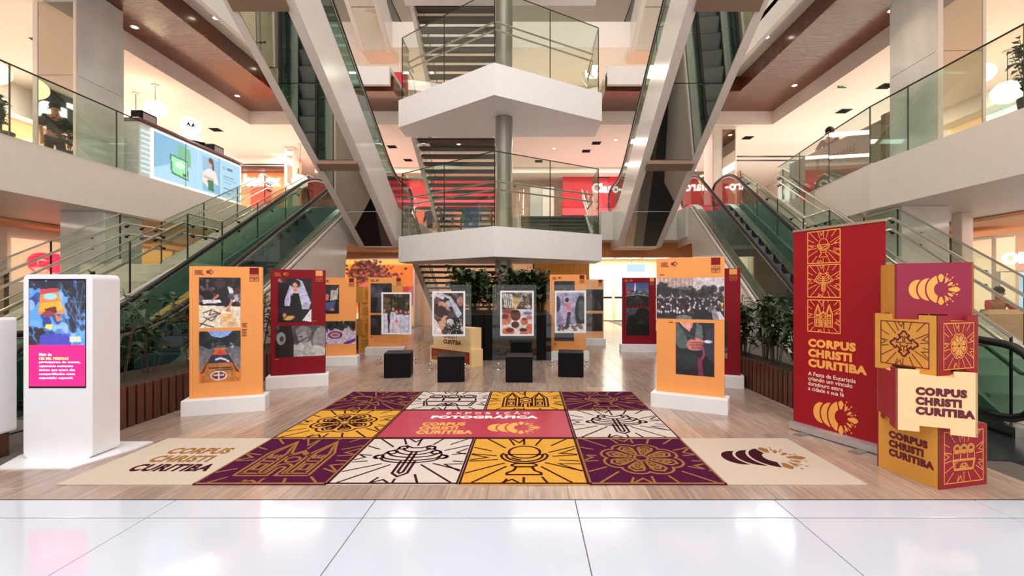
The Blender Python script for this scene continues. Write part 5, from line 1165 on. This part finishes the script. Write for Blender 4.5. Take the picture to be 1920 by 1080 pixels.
# ------------------------------------------------------------------ lamps, vents, exit signs
def pendant(x, y, z, r, lab):
    t = thing('globe_pendant', (x, y, z), lab, 'pendant lamp', 'opal globe pendants'); part('cord', MB().tube([(x, y, z+r*.8), (x, y, 6.98)], .008, 6), DSTEEL, t); part('canopy', MB().lathe([(.09, 6.96), (.09, 7.0)], (x, y, 0), 14), WHITE, t)
    part('globe', MB().sphere((x, y, z), r, 20, .82), GLOBE, t, smooth=True)
pendant(-9.95, 12.1, 6.35, .27, 'opal globe pendant right of the left marble column')
pendant(-10.9, 12.6, 6.3, .26, 'opal globe pendant half behind the left marble column')
pendant(-9.8, 8.3, 5.5, .25, 'opal globe pendant at the left frame edge')
pendant(11.0, 10.4, 6.05, .3, 'opal globe pendant at the upper right frame edge')
pendant(9.6, 9.6, 6.1, .24, 'opal globe pendant beside the right marble column')
pendant(-8.54, 17.0, 5.6, .3, 'opal globe pendant behind the left escalator top')
pendant(6.9, 16.2, 5.1, .28, 'opal globe pendant behind the right escalator top')
DL = [(-8.85,10.2,7.44),(-8.85,13.8,7.44),(-8.85,6.6,7.44),(7.7,13.1,7.44),(7.7,9.6,7.44),(7.7,6.2,7.44),(-7.3,10.6,7.88),(-7.3,7.6,7.88),(-7.3,13.0,7.88),(6.0,8.2,7.88),(6.0,11.4,7.88),(6.0,5.4,7.88),(-10.6,6.4,7.0),(9.6,7.4,7.0),(-2.6,17,7.0),(3.2,16.5,7.0),(1.0,17.5,7.0),(5.2,15.6,7.0)]
for k, (x, y, z) in enumerate(DL):
    lab_ = ['nearest of the left wood ceiling']; zone = 'left wood' if x < -8 and z == 7.44 else 'right wood' if z == 7.44 else 'left white' if x < -7 and z > 7.5 else 'right white' if z > 7.5 else 'cream'
    t = thing('recessed_downlight', (x, y, z), 'small round downlight in the '+('left wood ceiling, middle one','left wood ceiling, farthest one','left wood ceiling, nearest one','right wood ceiling, farthest one','right wood ceiling, middle one','right wood ceiling, nearest one','left white ceiling edge, middle one','left white ceiling edge, nearest one','left white ceiling edge, farthest one','right white ceiling edge, middle one','right white ceiling edge, farthest one','right white ceiling edge, nearest one','cream ceiling beside the left marble column','cream ceiling beside the right marble column','cream ceiling left of the round column','cream ceiling by the right upper escalator','cream ceiling right of the round column','cream ceiling by the pale square column')[k], 'downlight', 'recessed downlights')
    part('trim_ring', MB().lathe([(.085, z-.012), (.085, z-.001), (.06, z-.001)], (x, y, 0), 16), WHITE, t); part('lamp', MB().lathe([(.058, z-.016), (.058, z-.006)], (x, y, 0), 14), LAMP, t)
    if z > 7.4:
        l = bpy.data.lights.new('downlight', 'SPOT'); l.energy = 130 if z > 7.5 else 60; l.color = (1, .74, .5); l.spot_size = math.radians(80); l.spot_blend = .6; l.shadow_soft_size = .05
        o = bpy.data.objects.new('downlight', l); C.objects.link(o); o.location = (x, y, z-.03)
for k, (px, py) in enumerate(((82,78),(405,243),(1661,161),(1582,208),(735,275),(765,300),(1118,268),(1099,283),(1402,258),(1010,302),(1350,262))):
    p = at(px, py, 5.5*F/(545-py)); s = .16
    t = thing('ceiling_vent', (p.x, p.y, 7.0), 'small dark square vent in the cream ceiling, %s' % ('far left','left above the stand','right beside the marble column','right above the counter','left of the round stair','lower left of the round stair','right of the upper landing','just under the upper landing corner','right of the pale column','right of the round column','left of the pale column')[k], 'vent', 'dark ceiling vents')
    part('frame', MB().box(p.x-s, p.x+s, p.y-s, p.y+s, 6.985, 7.0), DSTEEL, t)
    for q in (-.1, -.03, .04, .11): part('vane', MB().box(p.x-s+.02, p.x+s-.02, p.y+q-.02, p.y+q+.01, 6.97, 6.985), BLACK, t)
for px, py, Y, lab in ((337, 183, 13.2, 'small green exit sign hanging over the left upper floor'), (1578, 160, 12.2, 'small green exit sign hanging over the right upper floor')):
    p = at(px, py, Y); t = thing('exit_sign', p, lab, 'sign'); part('plate', MB().bbox(p.x-.12, p.x+.12, p.y-.02, p.y, p.z-.08, p.z+.08, .004), mat('exit_green', (40,100,60), .4, emit=.3), t)
    mb = MB(planeM((p.x, p.y-.02, p.z), (1,0,0), (0,0,1))); mb.poly([(-.09,0),(-.03,.05),(-.03,.02),(.03,.02),(.03,-.02),(-.03,-.02),(-.03,-.05)], .003); mb.rect(.045, .1, -.05, .05, .003); part('pictogram', mb, mat('pale_green', (220,245,225), .5, emit=.5), t); part('hanger', MB().tube([(p.x, p.y-.01, p.z+.08), (p.x, p.y-.01, 7.0)], .006, 5), STEEL, t)

# ------------------------------------------------------------------ people
def skin_mesh(J, E, root):
    me = bpy.data.meshes.new('s'); idx = {k: i for i, k in enumerate(J)}
    me.from_pydata([J[k][:3] for k in J], [(idx[a], idx[b]) for a, b in E], []); o = bpy.data.objects.new('s', me); C.objects.link(o)
    md = o.modifiers.new('k', 'SKIN'); md.use_smooth_shade = True
    for k, i in idx.items():
        sv = me.skin_vertices[0].data[i]; sv.radius = (J[k][3], J[k][4] if len(J[k]) > 4 else J[k][3]); sv.use_root = (k == root)
    o.modifiers.new('b', 'SUBSURF').levels = 2
    dg = bpy.context.evaluated_depsgraph_get(); r = bpy.data.meshes.new_from_object(o.evaluated_get(dg)); mb = ([tuple(v.co) for v in r.vertices], [tuple(p.vertices) for p in r.polygons])
    bpy.data.objects.remove(o); bpy.data.meshes.remove(r); return mb
def person(loc, yaw, h, shirt, legs, hair, lab, arms=((.0,.0),(.0,.0)), bend=0):
    s = h/1.75
    J = {'pel': (0,0,.95,.13,.10), 'spi': (0,-.0-bend*.1,1.15,.125,.095), 'che': (0,-bend*.25,1.35,.15,.105), 'nec': (0,-bend*.35,1.50,.055), 'hea': (0,-.01-bend*.4,1.58,.075), 'top': (0,-.0-bend*.42,1.68,.085)}
    E = [('pel','spi'),('spi','che'),('che','nec'),('nec','hea'),('hea','top')]
    for n, sg, (fx, fz) in (('l',-1,arms[0]),('r',1,arms[1])):
        J['h'+n] = (sg*.09,0,.88,.085); J['k'+n] = (sg*.11,-.02,.50,.058); J['a'+n] = (sg*.12,.02,.09,.042); J['t'+n] = (sg*.13,-.14,.04,.035)
        J['s'+n] = (sg*.17,-bend*.28,1.42,.055); J['e'+n] = (sg*.24,-.05-fx*.2-bend*.2,1.14+fz*.1,.042); J['w'+n] = (sg*.22-sg*fx*.08,-.1-fx*.32-bend*.2,.90+fz*.3,.028)
        wx, wy, wz = J['w'+n][:3]; dy, dz = (-.085, -.02) if fx > .5 else (-.02, -.085); J['p'+n] = (wx,wy+dy,wz+dz,.032,.018)
        E += [('pel','h'+n),('h'+n,'k'+n),('k'+n,'a'+n),('a'+n,'t'+n),('che','s'+n),('s'+n,'e'+n),('e'+n,'w'+n),('w'+n,'p'+n)]
        for q in range(4):
            J['f%d'%q+n] = (wx+(q-1.5)*.02,wy+dy*1.8,wz+dz*1.8-.005,.0085); J['g%d'%q+n] = (wx+(q-1.5)*.021,wy+dy*2.2-.01,wz+dz*2.2,.0075); E += [('p'+n,'f%d'%q+n),('f%d'%q+n,'g%d'%q+n)]
        J['u'+n] = (wx-sg*.045,wy+dy*.9-.01,wz+dz*.9,.009); E.append(('w'+n,'u'+n))
    M = Matrix.Translation(loc) @ Matrix.Rotation(yaw, 4, 'Z') @ Matrix.Scale(s, 4)
    t = thing('person', loc, lab, 'person'); SK = mat('skin_tone', (190,130,104), .5, var=.04)
    V, Fc = skin_mesh(J, E, 'pel'); b = MB(M).add(V, Fc); hy = -bend*.41
    b.sphere((0, hy-.11, 1.615), .017, 8); b.sphere((-.088, hy, 1.62), .022, 8); b.sphere((.088, hy, 1.62), .022, 8); part('body', b, SK, t, smooth=True)
    def grow(ks, g, root, m, nm):
        JJ = {k: J[k][:3]+tuple(r+g for r in J[k][3:]) for k in ks}; V, Fc = skin_mesh(JJ, [e for e in E if e[0] in JJ and e[1] in JJ], root); part(nm, MB(M).add(V, Fc), m, t, smooth=True)
    grow(['pel','spi','che','sl','sr','el','er'], .014, 'che', shirt, 'shirt'); grow(['pel','hl','hr','kl','kr','al','ar'], .016, 'pel', legs, 'trousers')
    part('hair', MB(M).sphere((0, hy+.02, 1.695), .105, 14, 1.0), hair, t, smooth=True)
    for sx in (-.032, .032): part('eye', MB(M).sphere((sx, hy-.088, 1.645), .011, 8), BLACK, t)
    part('mouth', MB(M).box(-.022, .022, hy-.09, hy-.082, 1.565, 1.573), mat('lip_tone', (150,70,66), .5), t)
HB = mat('black_hair', (20,15,14), .6); DK = mat('dark_cloth', (36,34,42), .8); NV = mat('plum_shirt', (66,48,70), .8); RDS = mat('red_shirt', (170,30,42), .8); CO = mat('coral_top', (190,70,66), .8)
person((7.98, 12.0, 4.0), -.9, 1.80, NV, DK, HB, 'person with black hair behind the nut stand counter', ((.6,.3),(.2,.1)))
person((-10.5, 7.2, 4.0), 2.2, 1.65, DK, DK, HB, 'person in dark clothes standing on the left balcony')
person((6.5, 16.6, 4.0), .1, 1.68, CO, DK, HB, 'person in coral top walking behind the right escalator top', ((.3,.1),(.1,0)))
person((9.75, 9.5, 0), -.4, 1.55, RDS, DK, HB, 'person in red shirt leaning forward beyond the right stair', ((1,.6),(1,.6)), .6)
t = thing('sofa', (9.3, 8.5, 0), 'beige sofa back in front of the person in red', 'sofa'); part('backrest', MB().bbox(8.4, 10.4, 8.35, 8.6, .3, 1.15, .08), mat('beige_leather', (206,170,130), .5), t); part('seat', MB().bbox(8.4, 10.4, 8.6, 9.0, .1, .5, .05), mat('beige_leather', (206,170,130), .5), t)

t = thing('red_shop_board', (-5.4, 16.2, 8.2), 'red shop panel on the second floor beside the left upper escalator', 'sign')
part('panel', MB().box(-6.4, -5.3, 16.2, 16.3, 8.15, 9.3), REDF, t); part('panel', MB().box(-5.28, -4.3, 16.2, 16.3, 8.15, 9.3), REDF, t); part('frame', MB().box(-6.5, -4.2, 16.18, 16.3, 9.3, 9.5), WHITE, t)
